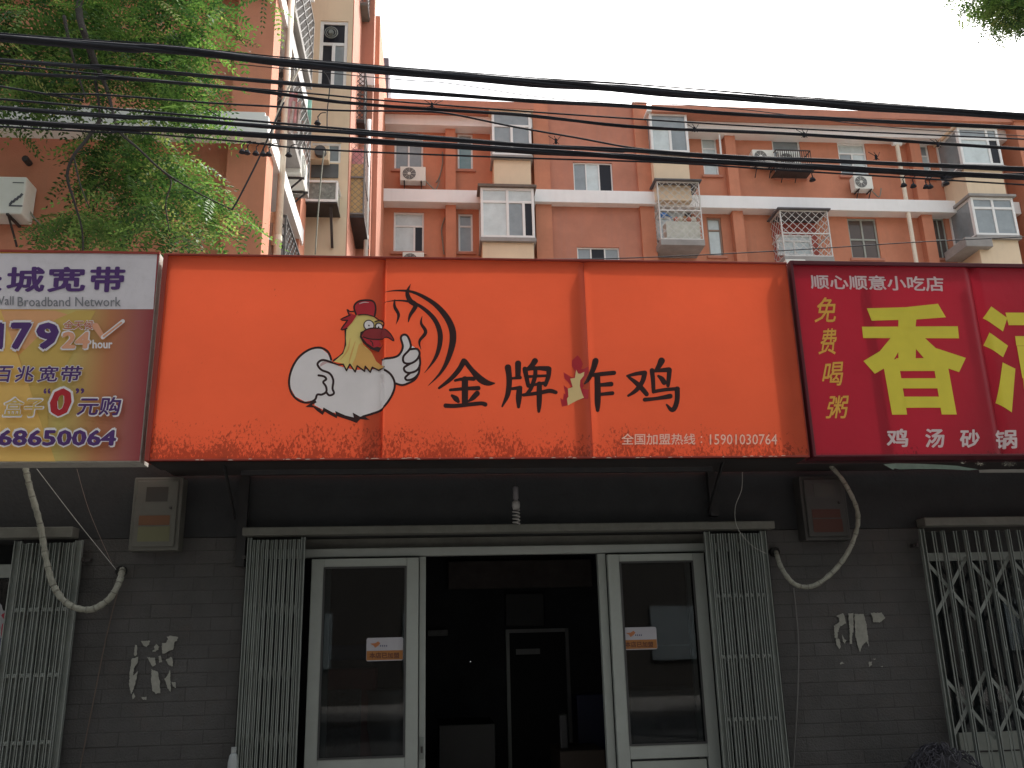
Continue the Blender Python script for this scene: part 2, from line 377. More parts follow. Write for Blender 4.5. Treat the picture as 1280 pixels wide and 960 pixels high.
bay(615, 140, 664, 194, .75, [(0, 1, .68, 1), (0, .5, 0, .68), (.5, 1, 0, .68)], [pg, pg, pg], 1.0, capm=cream)
bay(601, 235, 668, 297, 1.0, L_T22, [pl, pl, pl, pg, pd_], 1.6, capm=mat('rusty_sheet', (.16, .13, .11), .8, dirt=.5))
bay(813, 142, 860, 190, .75, [(0, 1, .6, 1), (0, .52, 0, .6), (.52, 1, 0, .6)], [pg, pl, pg], 1.6, capm=pvc)
bay(1200, 160, 1250, 206, 1.2, [(0, .72, .7, 1), (.72, 1, .7, 1), (0, .72, 0, .7), (.72, 1, 0, .7)], [pg, pg, pl, pd_], 1.8, capm=cream)
bx = bay(1217, 247, 1270, 294, 1.2, [(0, .5, .72, 1), (.5, 1, .72, 1), (0, .5, 0, .72), (.5, 1, 0, .72)], [pg, pg, pg, pg], 2.2, capm=concrete)
q = MB(); q.box(bx[0]-.5, bx[0]+.35, YB-1.35, YB-.2, bx[2]-.45, bx[2]-.14); q.build('flower_ledge', concrete, bk, bevel=.02)
# enclosed balconies with security cages
def caged(a, b, c, d, dep, back, label):
    Yf = YB-dep; x0, x1, z0, z1 = rect(a, b, c, d, Yf)
    cg = cage(bk, x0, x1, Yf, YB, z0, z1, mat('white_cage_paint', (.62, .62, .6), .5, dirt=.3), label=label, step=.25, r=.0075)
    q = MB(); q.box(x0-.03, x1+.03, Yf-.03, YB, z0-.2, z0-.02); q.build('balcony_slab', concrete, bk)
    q = MB(); q.box(x0-.1, x1+.08, Yf-.12, YB, z1+.02, z1+.06); q.build('balcony_canopy', mat('weathered_awning', (.12, .12, .13), .8, var=.3), bk)
    wx0, wx1 = x0+.1, x1-.25
    window(wx0, wx1, z0+.35, z1-.45, YB-.09, bk, L_T2, [pl, pl, pl])
    q = MB(); q.box(x0+.02, x1-.02, YB-.02, YB-.008, z0, z1); q.build('balcony_back', back, bk)
    return x0, x1, z0, z1, Yf
c1 = caged(824, 228, 876, 299, .9, mat('grey_inner_wall', (.10, .10, .11), .8), 'white diamond cage with laundry and boxes')
c2 = caged(978, 264, 1037, 320, .8, mat('red_inner_wall', (.40, .10, .08), .8), 'white diamond cage before a red wall')
# clutter in the first cage
x0, x1, z0, z1, Yf = c1
q = MB(); q.box(x0+.2, x1-.05, Yf+.08, Yf+.45, z0+.02, z0+.62); q.build('storage_box', mat('pale_fabric_box', (.55, .56, .5), .8, var=.2, scale=9), bk)
blu = thing('bundle', (x0+.25, Yf+.2, z0+.64), 'blue plastic bundle on the box inside the caged balcony', 'bundle')
q = MB(); q.tube(catmull([(x0+.05, Yf+.15, z0+.8), (x0+.2, Yf+.12, z0+.86), (x0+.4, Yf+.15, z0+.78)], 5), [.05+.04*math.sin(i*.6) for i in range(11)], 8); q.build('plastic_sheet', mat('blue_plastic', (.05, .2, .55), .4), blu, smooth=True)
for i in range(5):
    t_ = thing('cloth_bundle', (x0+.55+i*.13, Yf+.2, z0+.62), ['first', 'second', 'third', 'fourth', 'fifth'][i]+' cloth bundle from the left on the box in the caged balcony', 'cloth', 'cloth bundles on the balcony box')
    q = MB(); cxx = x0+.55+i*.13; q.tube(catmull([(cxx-.05, Yf+.15, z0+.66), (cxx, Yf+.15, z0+.74+.02*(i % 3)), (cxx+.06, Yf+.18, z0+.67)], 4), [.04, .055, .07, .075, .07, .06, .055, .05, .04], 7)
    q.build('cloth', mat('cloth_%d' % (i % 3), [(.5, .2, .15), (.6, .58, .5), (.35, .2, .1)][i % 3], .9), t_, smooth=True)
# drain pipe
pa, pb = PY(1121, 180, YB-.35), PY(1144, 330, YB-.35)
q = MB(); q.tube([(pa.x, YB-.35, pa.z-.02), (pa.x, YB-.35, 8)], .065, 10); dp = q.build('drain_pipe', pipe_m); tag(dp, 'long white drain pipe down the right part of the orange apartment facade', 'pipe')
q = MB(); q.tube([(pa.x-.15, YB-.35, pa.z), (pa.x+.15, YB-.35, pa.z)], .07, 8); q.build('hopper', pvc, dp)
# conduit lines on the facade (left part)
for (pts, lab) in (([(553, 190), (553, 205), (549, 222), (545, 228)], 'thin pale cable hanging beside the upper left window of the far block'), ([(556, 272), (552, 285), (553, 300), (555, 318)], 'thin pale cable hanging beside the lower left window of the far block')):
    q = MB(); q.tube(catmull([PY(a, b, YB-.05) for a, b in pts], 5), .02, 5); tag(q.build('wall_cable', tape_m), lab, 'cable')
# right wing with white band end
zw = PY(1275, 141, YB-1.0).z
rw = thing('wing_block', (x_r+1, YB-1, 0), 'orange end wing with a white ledge at the right edge of the far block', 'building')
q = MB(); q.box(x_r+.02, x_r+9, YB-.9, YB+.28, 0, zw-.25); q.build('wall', orange_paint, rw)
q = MB(); z = PY(1272, 266, YB-1.3).z; q.box(x_r+.0, x_r+9.05, YB-1.3, YB-.903, z-.1, z+.45); q.build('ledge', white_band, rw)
q = MB(); z = PY(1240, 150, YB-.9).z; q.box(x_r-.02, x_r+9.1, YB-1.0, YB+.29, zw-.248, zw); q.build('parapet', orange_pale, rw)
# chimney wall on the roof by the side wing
q = MB(); a = PY(475, 72, YB+.4); b = PY(485, 128, YB+.4); q.box(a.x, b.x, YB+.4, YB+2.2, ZTOP-.42, a.z); tag(q.build('chimney', mat('slate_grey_render', (.14, .14, .17), .9)), 'narrow dark grey chimney stack at the roof corner between both blocks', 'chimney')

def ac_at(a, b, c, d, Y, label, **k):
    x0, x1, z0, z1 = rect(a, b, c, d, Y-.3); return make_ac(((x0+x1)/2, Y, z0), label, w=x1-x0, h=z1-z0, **k)
ac_at(500, 208, 532, 226, YB-.1, 'white air conditioner with dark fan under the upper left window of the far block')
ac_at(941, 187, 968, 204, YB-.1, 'white air conditioner at window height right of the third pilaster of the far block')
ac_at(1068, 219, 1091, 236, YB-.1, 'air conditioner below the right corner of a white framed window, near the drain pipe')
ac_at(503, 315, 530, 335, YB-.1, 'air conditioner top just showing above the orange sign on the left')
ac_at(983, 324, 1008, 340, YB-.95, 'air conditioner under the red backed caged balcony')
ac_at(974, 190, 1000, 210, YB-.1, 'air conditioner standing in a dark wire basket under a far window')
bsk = thing('wire_basket', (8.5, YB, 14), 'dark wire basket bolted under a white window of the far block', 'basket')
x0, x1, z0, z1 = rect(971, 188, 1014, 212, YB-.55)
q = MB()
for z in (z0, z1, z0+.2): q.bar((x0, YB-.55, z), (x1, YB-.55, z), .03); q.bar((x0, YB-.55, z), (x0, YB, z), .03); q.bar((x1, YB-.55, z), (x1, YB, z), .03)
n = 16
for i in range(n+1): x = x0+(x1-x0)*i/n; q.bar((x, YB-.55, z0), (x, YB-.55, z1), .018)
q.box(x0, x1, YB-.54, YB-.05, z0-.03, z0-.015)
q.build('wire_frame', dark_steel, bsk)

# ================================================================== LEFT APARTMENT WING (front at y=6)
YL = 6.0; XC = -2.52
lw = thing('apartment_wing', (-6, YL, 0), 'nearer orange apartment wing on the left, behind the tree, with a stepped side wall', 'building')
zb = 9.02; XP = PY(284, 200, YL).x
q = MB(); q.box(-16, XP, YL+.22, YL+.5, 0, 18.2); q.build('wall', orange_paint, lw)
q = MB(); q.box(XP, XC, YL, YL+.55, 0, 18.2); q.build('corner_pilaster', orange_paint, lw)
for k in (-1, 0, 1, 2, 3):
    z = zb+2.79*k
    q = MB(); q.box(-16, XC-.003, YL-.28, YL-.003, z-.02, z+.36); q.build('floor_band', white_band, lw)
    # slanted corner return running back along the side
    q = MB(); q.box(XC-.002, XC+.05, YL-.28, YL+3.6, z-.02, z+.30); q.box(XC-.5, XC-.003, YL+.56, YL+3.6, z-.018, z+.30); q.build('band_return', white_band, lw)
q = MB(); q.box(-3.4, XC-.45, YL+.55, 12.4, 0, 18.2); q.build('side_wall', orange_pale, lw)
q = MB(); q.box(-16, -3.4, YL+.5, 12.4, 0, 18.0); q.build('core', orange_pale, lw)
for z_ in (6.6, 9.36, 12.15, 14.94): q = MB(); q.box(XC-.449, XC-.43, YL+.7, YL+3.4, z_, z_+2.2); q.build('loggia_shade_panel', mat('painted_loggia_shade', (.035, .03, .03), .9, var=.5, scale=4), lw)  # dark sheets paint the shade of open balconies onto the side wall
# orange rib on the side behind the balconies
xr_ = PY(376, 250, 9.3).x
q = MB(); q.box(-3.0, xr_, 9.3, 10.0, 0, 11.55); q.build('side_rib', orange_paint, lw)
# beige stair block facing us
YS = 10.5; xs0 = -2.95; xs1 = PY(434, 250, YS).x
s1 = rect(399, 26, 434, 109, YS); s2 = rect(390, 178, 426, 203, YS)
q = wall_holes(xs0, xs1, 0, 18.2, [s1, s2], YS, .12); q.build('stair_block', cream, lw); q = MB(); q.box(xs1-.03, xs1+.02, YS+.002, 12.449, 0, 18.2); q.build('stair_flank', orange_pale, lw)
window(*s1, YS+.03, lw, [(0, 1, .66, 1), (0, .5, 0, .66), (.5, 1, 0, .66)], [pane_dark, pane_dark, pane_grey], fw_=.07)
window(*s2, YS+.03, lw, [(0, .55, 0, 1), (.55, 1, 0, 1)], [pane_grey, pane_grey], fw_=.05)
# orange wall beyond, and the receding flank
YO = 12.45; xo1 = PY(464, 200, YO).x
q = MB(); q.box(xs1-.3, xo1, YO, YO+.4, 0, 18.2); q.build('rear_wall', orange_pale, lw)
q = MB(); zz = PY(452, 99, YO-.12); q.box(xs1-.1, xo1+.04, YO-.12, YO-.003, zz.z-.15, zz.z+.17); q.build('floor_band', white_band, lw)
q = MB(); q.box(xo1-1, xo1+.12, YO+.41, 14.5, 0, PX(467, 30, xo1+.12).z); q.build('flank_wall', orange_pale, lw)
q = MB(); q.box(xo1-1, x_l+.02, 14.51, 18.6, 0, ZTOP+.1); q.build('flank_wall', orange_paint, lw)
# fan on the stair window
fx = PY(414, 41, YS-.05)
q = MB(); n = 20
for rr in (.14, .10, .05): q.tube([(fx.x+rr*math.cos(2*math.pi*i/n), YS-.06, fx.z+rr*math.sin(2*math.pi*i/n)) for i in range(n+1)], .012, 5, False)
q.tube([(fx.x, YS-.02, fx.z), (fx.x, YS-.1, fx.z)], .05, 10); tag(q.build('exhaust_fan', galv), 'small round exhaust fan set in the upper stair window of the beige wall', 'fan')
# vent box + pipe beneath the lower stair window
v = PY(402, 196, YS-.1); q = MB(); q.box(v.x-.22, v.x+.16, YS-.25, YS+.02, v.z-.15, v.z+.17); vb = q.build('vent_box', cream); tag(vb, 'beige vent box with a black round mouth below the stair window', 'vent')
q = MB(); q.tube([(v.x, YS-.36, v.z), (v.x, YS-.24, v.z)], .12, 14); q.build('vent_mouth', ac_dark, vb)
q = MB(); a = rect(389, 205, 423, 222, YS-.02); q.box(a[0], a[1], YS-.03, YS-.002, a[2], a[3]); q.build('sheet_panel', mat('dark_sheet', (.10, .11, .11), .6, var=.3), lw)
# glazed shelf box on brackets
a = rect(377, 227, 421, 251, YS-.6); sh = thing('glazed_box', (a[0], YS, a[2]), 'grimy glazed box on steel brackets on the beige wall', 'box')
q = MB(); 
for x in (a[0], a[1]): q.bar((x, YS-.6, a[2]), (x, YS-.6, a[3]), .04); q.bar((x, YS-.6, a[3]), (x, YS, a[3]), .04)
q.bar((a[0], YS-.6, a[3]), (a[1], YS-.6, a[3]), .04); q.bar((a[0], YS-.6, a[2]), (a[1], YS-.6, a[2]), .05); q.build('frame', pvc, sh)
q = MB(); q.box(a[0]+.02, a[1]-.02, YS-.59, YS-.575, a[2]+.02, a[3]-.02); q.box(a[1]-.015, a[1]-.005, YS-.57, YS, a[2]+.02, a[3]-.02); q.build('pane', mat('grimy_glass', (.20, .22, .20), .25, var=.5, scale=8, dirt=.5, dirtcol=(.5, .5, .46)), sh)
q = MB(); q.box(a[0]-.02, a[1]+.02, YS-.62, YS, a[2]-.06, a[2]-.03); q.build('floor_plate', dark_steel, sh)
q = MB(); q.bar((a[1]-.12, YS-.5, a[2]-.08), (a[1]-.12, YS-.02, a[2]-.75), .05); q.build('bracket', dark_steel, sh)
# stacked balconies, cages on the side: between pixel x 345 and 385
white_cage = mat('grey_cage_paint', (.20, .195, .19), .6, dirt=.4); dk_cage = mat('dark_cage_paint', (.10, .10, .10), .6)
def side_balcony(y0, y1, z0, z1, xo, label, m=white_cage, cloth=None, solid=None):
    cg = MB(); xw = XC-.45
    t = .035
    for y in (y0, y1):
        cg.bar((xo, y, z0), (xo, y, z1), t)
        for z in (z0, z1): cg.bar((xw, y, z), (xo, y, z), t, nrm=Vector((0, 0, 1)))
    for z in (z0, (z0+z1)/2, z1): cg.bar((xo, y0, z), (xo, y1, z), t, nrm=Vector((1, 0, 0)))
    for (o_, U, w_) in ((Vector((xw, y0, z0)), Vector((1, 0, 0)), xo-xw), (Vector((xo, y0, z0)), Vector((0, 1, 0)), y1-y0)):
        h_ = z1-z0; k = -h_
        while k < w_:
            a0, a1 = max(0, -k), min(h_, w_-k)
            if a1 > a0:
                for sg in (0, 1):
                    ua, ub = (k+a0, k+a1) if not sg else (w_-k-a0, w_-k-a1)
                    cg.bar(o_+U*ua+Vector((0, 0, a0)), o_+U*ub+Vector((0, 0, a1)), .02, .012, nrm=U.cross(Vector((0, 0, 1))))
            k += .19
    c_ = cg.build('balcony_cage', m, lw, label=label)
    q = MB(); q.box(xw, xo+.02, y0-.03, y1+.03, z0-.14, z0-.02); q.build('balcony_slab', concrete, c_)
    q = MB(); q.box(xw+.005, xo-.12, y0+.25, y1-.05, z0, z1); q.build('inner_shade_block', mat('painted_inner_shade', (.05, .04, .04), .8, var=.5, scale=5), c_)  # solid dark block, its colour standing in for the shade behind the cage
    return c_
side_balcony(7.0, 9.2, 12.35, 13.75, XC+.12, 'cage of the side balcony level with the stair window')
side_balcony(7.1, 9.3, 10.0, 11.3, XC+.14, 'cage of the side balcony hung with clothes')
side_balcony(7.0, 9.0, 7.0, 8.3, XC+.16, 'lowest cage of the side balconies, just above the sign', m=dk_cage)
side_balcony(7.0, 9.2, 15.2, 16.4, XC+.12, 'topmost cage of the side balconies')
def side_ac(a, b, Y, lab, rot=math.pi/2): 
    p_ = PY(a, b, Y); make_ac((p_.x-.22, Y, p_.z), lab, rot=rot, w=.8, h=.56)
side_ac(374, 230, 8.6, 'air conditioner on the left wing side wall beside the cream pipe')
side_ac(377, 68, 9.2, 'yellowed air conditioner high on the left wing side wall')
side_ac(378, 40, 9.6, 'topmost yellowed air conditioner on the side wall')
# green awning strip on cage, clothes
a, b = PY(378, 122, 9.4), PY(386, 168, 9.4)
q = MB(); q.box(a.x, b.x+.03, 9.38, 9.41, b.z, a.z); q.build('mesh_screen', mat('green_mesh', (.25, .50, .42), .8, var=.3, scale=12), lw)
for i, (pxx, pyy, cc) in enumerate(((368, 128, (.5, .3, .32)), (372, 140, (.45, .42, .4)), (344, 275, (.5, .33, .22)), (348, 290, (.3, .2, .15)))):
    p_ = PY(pxx, pyy, 7.2); q = MB(); n = 7
    for k in range(n):
        for s_ in (0,): pass
    rows = []
    for j in range(6):
        rows.append([(p_.x-.10+.034*k, 6.9+.03*math.sin(k*1.7+j*.4+i), p_.z-.12*j) for k in range(n)])
    for j in range(5):
        for k in range(n-1): q.face([rows[j][k], rows[j+1][k], rows[j+1][k+1], rows[j][k+1]])
    tag(q.build('hanging_garment', mat('garment_%d' % i, cc, .95, var=.25, scale=10), smooth=True), ['pink garment hanging at the side balcony high up', 'grey garment hanging beside the pink one', 'tan garment hanging left of the cream pipe low down', 'brown garment below the tan one by the cream pipe'][i], 'garment')
# bamboo screened balcony on the rear orange wall
YBm = YO-1.5; a = rect(434, 205, 455, 268, YBm)
bb = thing('caged_balcony', (a[0], YO, a[2]), 'caged balcony with a straw coloured screen on the narrow orange wall', 'balcony')
q = MB(); q.box(a[0], a[1], YBm, YBm+.03, a[2], a[3]); q.build('straw_screen', mat('straw', (.62, .45, .22), .9, var=.15, scale=12), bb)
cage(bb, a[0], a[1], YBm-.03, YO, a[2], rect(434, 178, 455, 205, YBm)[3], white_cage, step=.14, r=.004)
q = MB(); q.box(a[0]-.02, a[1]+.02, YBm-.05, YO, a[2]-.1, a[2]-.04); q.build('floor_plate', dark_steel, bb)
q = MB(); z_ = rect(434, 178, 455, 205, YBm); q.box(a[0]+.05, a[1]-.05, YBm+.1, YBm+.16, z_[2]+.05, z_[3]-.1); q.build('pink_cloth', mat('pink_cloth', (.6, .3, .33), .9), bb)
a2 = rect(437, 124, 455, 150, YO-.7); b2_ = thing('caged_balcony', (a2[0], YO, a2[2]), 'dark underside of the caged balcony above the straw screened one', 'balcony')
cage(b2_, a2[0], a2[1], YO-.7, YO, a2[2], a2[3]+.8, dk_cage, step=.12, r=.008)
q = MB(); q.box(a2[0]-.02, a2[1]+.02, YO-.72, YO, a2[2]-.08, a2[2]-.03); q.build('floor_plate', dark_steel, b2_)
a3 = rect(440, -40, 460, 4, YO-.6); b3_ = thing('caged_balcony', (a3[0], YO, a3[2]), 'topmost caged balcony with pale lattice seen from below', 'balcony')
cage(b3_, a3[0], a3[1], YO-.6, YO, a3[2], a3[3], white_cage, step=.12, r=.008)
q = MB(); q.box(a3[0], a3[1], YO-.6, YO, a3[2]-.05, a3[2]-.03); q.build('floor_plate', galv, b3_)
# pipes on the side
def vpipe(pxa, pya, pyb, Y, r_, m, lab):
    p_ = PY(pxa, (pya+pyb)/2, Y); zt, zb_ = PY(pxa, pya, Y).z, PY(pxa, pyb, Y).z
    q = MB(); q.tube([(p_.x, Y, zb_), (p_.x, Y, zt)], r_, 12)
    z = zb_+.6
    o = q.build('drain_pipe', m, smooth=True); tag(o, lab, 'pipe')
    while z < zt:
        c_ = MB(); c_.tube([(p_.x, Y, z), (p_.x, Y, z+.09)], r_*1.14, 12); c_.build('pipe_collar', m, o); z += 2.6
vpipe(356, -60, 345, 6.9, .058, pipe_m, 'thick cream drain pipe at the corner of the left wing')
vpipe(459, 150, 330, 12.0, .05, pvc, 'white pipe on the narrow orange wall right of the straw screen')
vpipe(468, 110, 330, 13.2, .035, galv, 'thin grey pipe at the inner corner of the two blocks')
# ac on the front wall left
p_ = PY(38, 268, YL-.15); make_ac((p_.x-.62, YL+.2, p_.z), 'large white air conditioner with a dark logo at the left edge behind the leaves', w=1.0, h=.60, d=.36)
q = MB(); yf = YL+.2-.36-.004
for i, (a_, b_) in enumerate(((12, 256), (16, 253), (20, 250), (24, 247))): A_, B_ = PY(a_, b_, yf), PY(a_+4, b_-5, yf); q.bar(A_, B_, .035, .004)
A_, B_ = PY(11, 257, yf), PY(28, 257.5, yf); q.bar(A_, B_, .022, .004)
A_, B_ = PY(16, 228, yf), PY(30, 228.5, yf); q.bar(A_, B_, .012, .004)
logo = q.build('logo_print', mat('ac_logo_ink', (.10, .10, .12), .5))
for o in COL.objects:
    if o.get('label', '').startswith('large white air conditioner'): logo.parent = o; logo.matrix_parent_inverse = Matrix.Translation(-o.location)
logo['kind'] = 'stuff'
q = MB(); lg = thing('wall_vent', (PY(33, 200, YL+.1).x, YL+.2, PY(33, 200, YL).z), 'small dark wall vent above the left air conditioner', 'vent')
pp = PY(33, 200, YL+.1); q.tube([(pp.x, YL+.05, pp.z), (pp.x, YL+.2, pp.z)], .05, 8); q.build('cap', dark_steel, lg)

# ================================================================== SHOP ROW (wall face y=0)
shop = thing('shop_row', (0.4, 0, 0), 'low dark grey brick shop building under the three signboards', 'building')
X0, X1 = -1.265, 2.425            # shop opening
XL, XR = -2.40, 3.60              # neighbouring openings
def slab(nm, m, *b, bevel=0, parent=shop, **k): q = MB(); q.box(*b); return q.build(nm, m, parent, bevel=bevel, **k)
bricks = []
bme = {}
def brick_pier(xa, xb, z0, z1):
    w_ = slab('wall', mortar_m, xa+.004, xb-.004, .008, .30, z0, z1+.0)
    H_ = .0885; Lb = .265; row = 0; z = z0
    while z < z1-.02:
        x = xa - (Lb/2 if row % 2 else 0)
        while x < xb-.01:
            a, b = max(x, xa), min(x+Lb, xb)
            if b-a > .03:
                key = (round(b-a, 3), row % 3); me = bme.get(key)
                if me is None:
                    bm = bmesh.new(); ww, hh = (b-a)/2-.002, H_/2-.0025
                    vs = [bm.verts.new((sx*ww, .0, sz*hh)) for sx, sz in ((-1, -1), (1, -1), (1, 1), (-1, 1))]
                    c_ = .004; fs = [bm.verts.new((sx*(ww-c_), -.0005-.0006*(row % 3), sz*(hh-c_))) for sx, sz in ((-1, -1), (1, -1), (1, 1), (-1, 1))]
                    bk_ = [bm.verts.new((sx*ww, .03, sz*hh)) for sx, sz in ((-1, -1), (1, -1), (1, 1), (-1, 1))]
                    bm.faces.new(fs)
                    for i in range(4):
                        j = (i+1) % 4; bm.faces.new((vs[i], vs[j], fs[j], fs[i])); bm.faces.new((bk_[i], bk_[j], vs[j], vs[i]))
                    me = bpy.data.meshes.new('brick'); bm.to_mesh(me); bm.free(); me.materials.append(brick_m); bme[key] = me
                o = bpy.data.objects.new('brick', me); COL.objects.link(o); o.parent = w_
                o.location = ((a+b)/2, .007+random.uniform(-.0015, .0015), z+H_/2); o.location -= ROOT(w_)
            x += Lb
        z += H_; row += 1
    return w_
brick_pier(XL, X0, 0.0, 2.30); brick_pier(X1, XR, 0.0, 2.30)
slab('upper_wall', fascia_m, -7, 8, .005, .30, 2.303, 3.3)
slab('door_head_panel', mat('dull_rail_paint', ()), X0+.003, X1-.003, .19, .22, 2.228, 2.30)
slab('roof_slab', concrete, -7, 8, -.05, 3.3, 3.303, 3.45)
slab('rear_wall', fascia_m, -7, 8, 3.2, 3.3, 0, 3.3)
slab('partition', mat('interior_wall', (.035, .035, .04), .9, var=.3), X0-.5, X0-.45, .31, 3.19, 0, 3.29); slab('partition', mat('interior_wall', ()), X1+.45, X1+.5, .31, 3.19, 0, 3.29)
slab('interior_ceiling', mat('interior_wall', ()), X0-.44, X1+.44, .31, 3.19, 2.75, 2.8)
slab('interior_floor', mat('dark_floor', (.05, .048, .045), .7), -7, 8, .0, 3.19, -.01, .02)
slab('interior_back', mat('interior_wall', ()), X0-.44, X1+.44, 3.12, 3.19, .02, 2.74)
# end walls of the row further out
slab('wall', fascia_m, -7, -6.2, .0, .3, 0, 2.3); slab('wall', fascia_m, 7.2, 8, 0, .3, 0, 2.3)
# gate rails
slab('gate_rail', rail_m, X0-.01, X1+.02, -.13, -.01, 2.295, 2.35, bevel=.006)
slab('gate_rail', rail_m, -6.2, XL+.02, -.13, -.01, 2.30, 2.37, bevel=.006)
slab('gate_rail', rail_m, XR-.03, 7.2, -.13, -.01, 2.30, 2.36, bevel=.006)

# ---- aluminium shop front
fy = .12
sf = thing('glass_storefront', (.5, fy, 0), 'pale aluminium glazed shop front with its middle standing open', 'shop front')
a = rect(389, 697, 523, 960, fy); zt = 2.20
def ab(nm, x0, x1, z0, z1, y0=fy, y1=fy+.06, m=alu, parent=sf, bevel=.004): q = MB(); q.box(x0, x1, y0, y1, z0, z1); return q.build(nm, m, parent, bevel=bevel)
ab('side_post', X0+.02, X0+.09, .02, 2.27); ab('side_post', X1-.09, X1-.02, .02, 2.27)
ab('head_rail', X0+.093, X1-.093, 2.165, 2.225)
def leaf(x0, x1, zg0, zg1, has_kick, y, label):
    fr = MB(); s = .085
    fr.box(x0, x0+s, y, y+.045, .03, 2.15); fr.box(x1-s, x1, y, y+.045, .03, 2.15)
    fr.box(x0+s, x1-s, y, y+.045, zg1, 2.15); fr.box(x0+s, x1-s, y, y+.045, zg0-.085, zg0); fr.box(x0+s, x1-s, y, y+.045, .03, .13)
    d = fr.build('door', alu, sf, bevel=.004, label=label)
    bd = MB(); t = .012
    for A in ((x0+s-.001, x0+s+t, zg0, zg1), (x1-s-t, x1-s+.001, zg0, zg1), (x0+s+t, x1-s-t, zg1-t, zg1+.001), (x0+s+t, x1-s-t, zg0-.001, zg0+t)): bd.box(A[0], A[1], y-.004, y+.004, A[2], A[3])
    bd.build('glazing_bead', mat('dark_gasket', (.05, .05, .05), .7), d)
    p_ = MB(); p_.box(x0+s*.8, x1-s*.8, y+.02, y+.026, zg0-.01, zg1+.01); p_.build('pane', door_glass, d)
    p_ = MB(); p_.box(x0+s+.012, x1-s-.012, y+.012, y+.03, .142, zg0-.10); p_.build('kick_panel', mat('alu_panel', (.28, .30, .27), .5, var=.08), d)
    return d
zg0 = PY(455, 947, fy).z; zgt = PY(455, 709, fy).z
dl = leaf(PY(387, 800, fy).x, PY(523, 800, fy).x-.0, zg0, zgt, False, fy-.05, None)
zr0 = PY(830, 930, fy).z; zrt = PY(830, 702, fy).z
dr = leaf(PY(763, 800, fy).x, PY(886, 800, fy).x, zr0, zrt, True, fy-.05, None)
xj0, xj1 = PY(523, 800, fy).x+.004, PY(532, 800, fy).x
ab('middle_post', xj0, xj1, .02, 2.16); xk0, xk1 = PY(752, 800, fy).x, PY(763, 800, fy).x-.004
ab('middle_post', xk0, xk1, .02, 2.16)
# second frame seen inside the glass (inner sliding leaf)
ab('inner_stile', PY(404, 800, .25).x, PY(412, 800, .25).x, .03, 2.15, .22, .25); ab('inner_stile', PY(862, 800, .25).x, PY(868, 800, .25).x, .03, 2.15, .22, .25)
lk = MB(); lx = (xj0+xj1)/2; lz = PY(522, 935, fy).z; lk.box(lx-.012, lx+.012, fy-.012, fy-.001, lz-.07, lz+.07); lk.build('lock_plate', galv, sf)
lk = MB(); lk.box(lx-.006, lx+.006, fy-.02, fy-.013, lz-.03, lz+.01); lk.build('latch', dark_steel, sf)

# ---- folding gates
def slat_mesh(w_, d_, z0, z1, rivets):
    q = MB(); t = .003
    q.box(-w_/2, w_/2, d_/2-t, d_/2, z0, z1); q.box(-w_/2, -w_/2+t, -d_/2, d_/2-t, z0, z1); q.box(w_/2-t, w_/2, -d_/2, d_/2-t, z0, z1); q.box(-w_/2+t, -w_/2+t*2, -d_/2, -d_/2+.002, z0, z1); q.box(w_/2-t*2, w_/2-t, -d_/2, -d_/2+.002, z0, z1)
    for z in rivets: q.box(-w_/2+t, w_/2-t, -d_/2+.004, -d_/2+.008, z-.012, z+.012); q.tube([(0, -d_/2-.002, z), (0, -d_/2+.004, z)], .005, 6)
    return q
def gate(name, xs, wd, label, y=-.07, z1=2.285, lattice=None, ends=None):
    t = thing(name, (xs[0], y, 0), label, 'folding gate')
    riv = [.35]+[PY(345, y_, -.07).z for y_ in (918, 836, 756)]
    for i, x in enumerate(xs):
        big = i in (0, len(xs)-1)
        q = slat_mesh(wd*(1.5 if big else 1), .03, .03, z1-(0 if big else .015), [] if big else riv)
        off = Vector((x, y+(.0 if big else .006*((i % 2)*2-1)), 0)); q.v = [(v[0]+off.x, v[1]+off.y, v[2]) for v in q.v]
        q.build('slat', galv, t)
    if not lattice:
        q = MB()
        for z in riv:
            for i in range(len(xs)-1): q.bar((xs[i], y+.022, z-(.09 if i % 2 else -.02)), (xs[i+1], y+.022, z-(.09 if not i % 2 else -.02)), .014, .004)
        q.build('scissor_bars', galv, t, kind='stuff')
    else:
        for zc in lattice:
            n = len(xs)
            for i in range(-2, n):
                for sg in (1, -1):
                    i0, i1 = max(i, 0), min(i+2, n-1)
                    if i % 2 or i0 >= i1: continue
                    f0, f1 = (i0-i)/2, (i1-i)/2; h_ = .22
                    za, zb_ = zc+sg*h_*(1-2*f0), zc+sg*h_*(1-2*f1)
                    q = MB(); yy = y+.024+.006*(sg > 0); q.bar((xs[i0], yy, za), (xs[i1], yy, zb_), .024, .004); q.build('scissor_bar', galv, t)
    return t
def xs_of(a, b, y_, n, Y=-.07): xa, xb = PY(a, y_, Y).x, PY(b, y_, Y).x; return [xa+(xb-xa)*i/(n-1) for i in range(n)]
gate('folding_gate', xs_of(312, 379, 685, 13), .0175, 'narrow packed steel folding gate left of the glass shop front')
gate('folding_gate', xs_of(884, 954, 676, 11), .0265, 'packed steel folding gate right of the glass shop front')
gate('folding_gate', xs_of(22, 98, 690, 10), .0315, 'packed steel folding gate at the far left behind a taped conduit')
gx = xs_of(1151, 1258, 662, 5); pit = gx[1]-gx[0]; gx = [gx[0]+pit*i for i in range(22)]
gt = gate('folding_gate', gx, .022, 'drawn out lattice folding gate over the right neighbour shop', lattice=[1.86, 1.06, .3])
q = MB()
for x in gx[:-1]: q.box(x+pit*.55, x+pit*.55+.008, -.052, -.046, .03, 2.27); q.box(x+pit*.68, x+pit*.68+.006, -.052, -.046, .03, 2.27)
q.build('guide_rods', galv, gt)
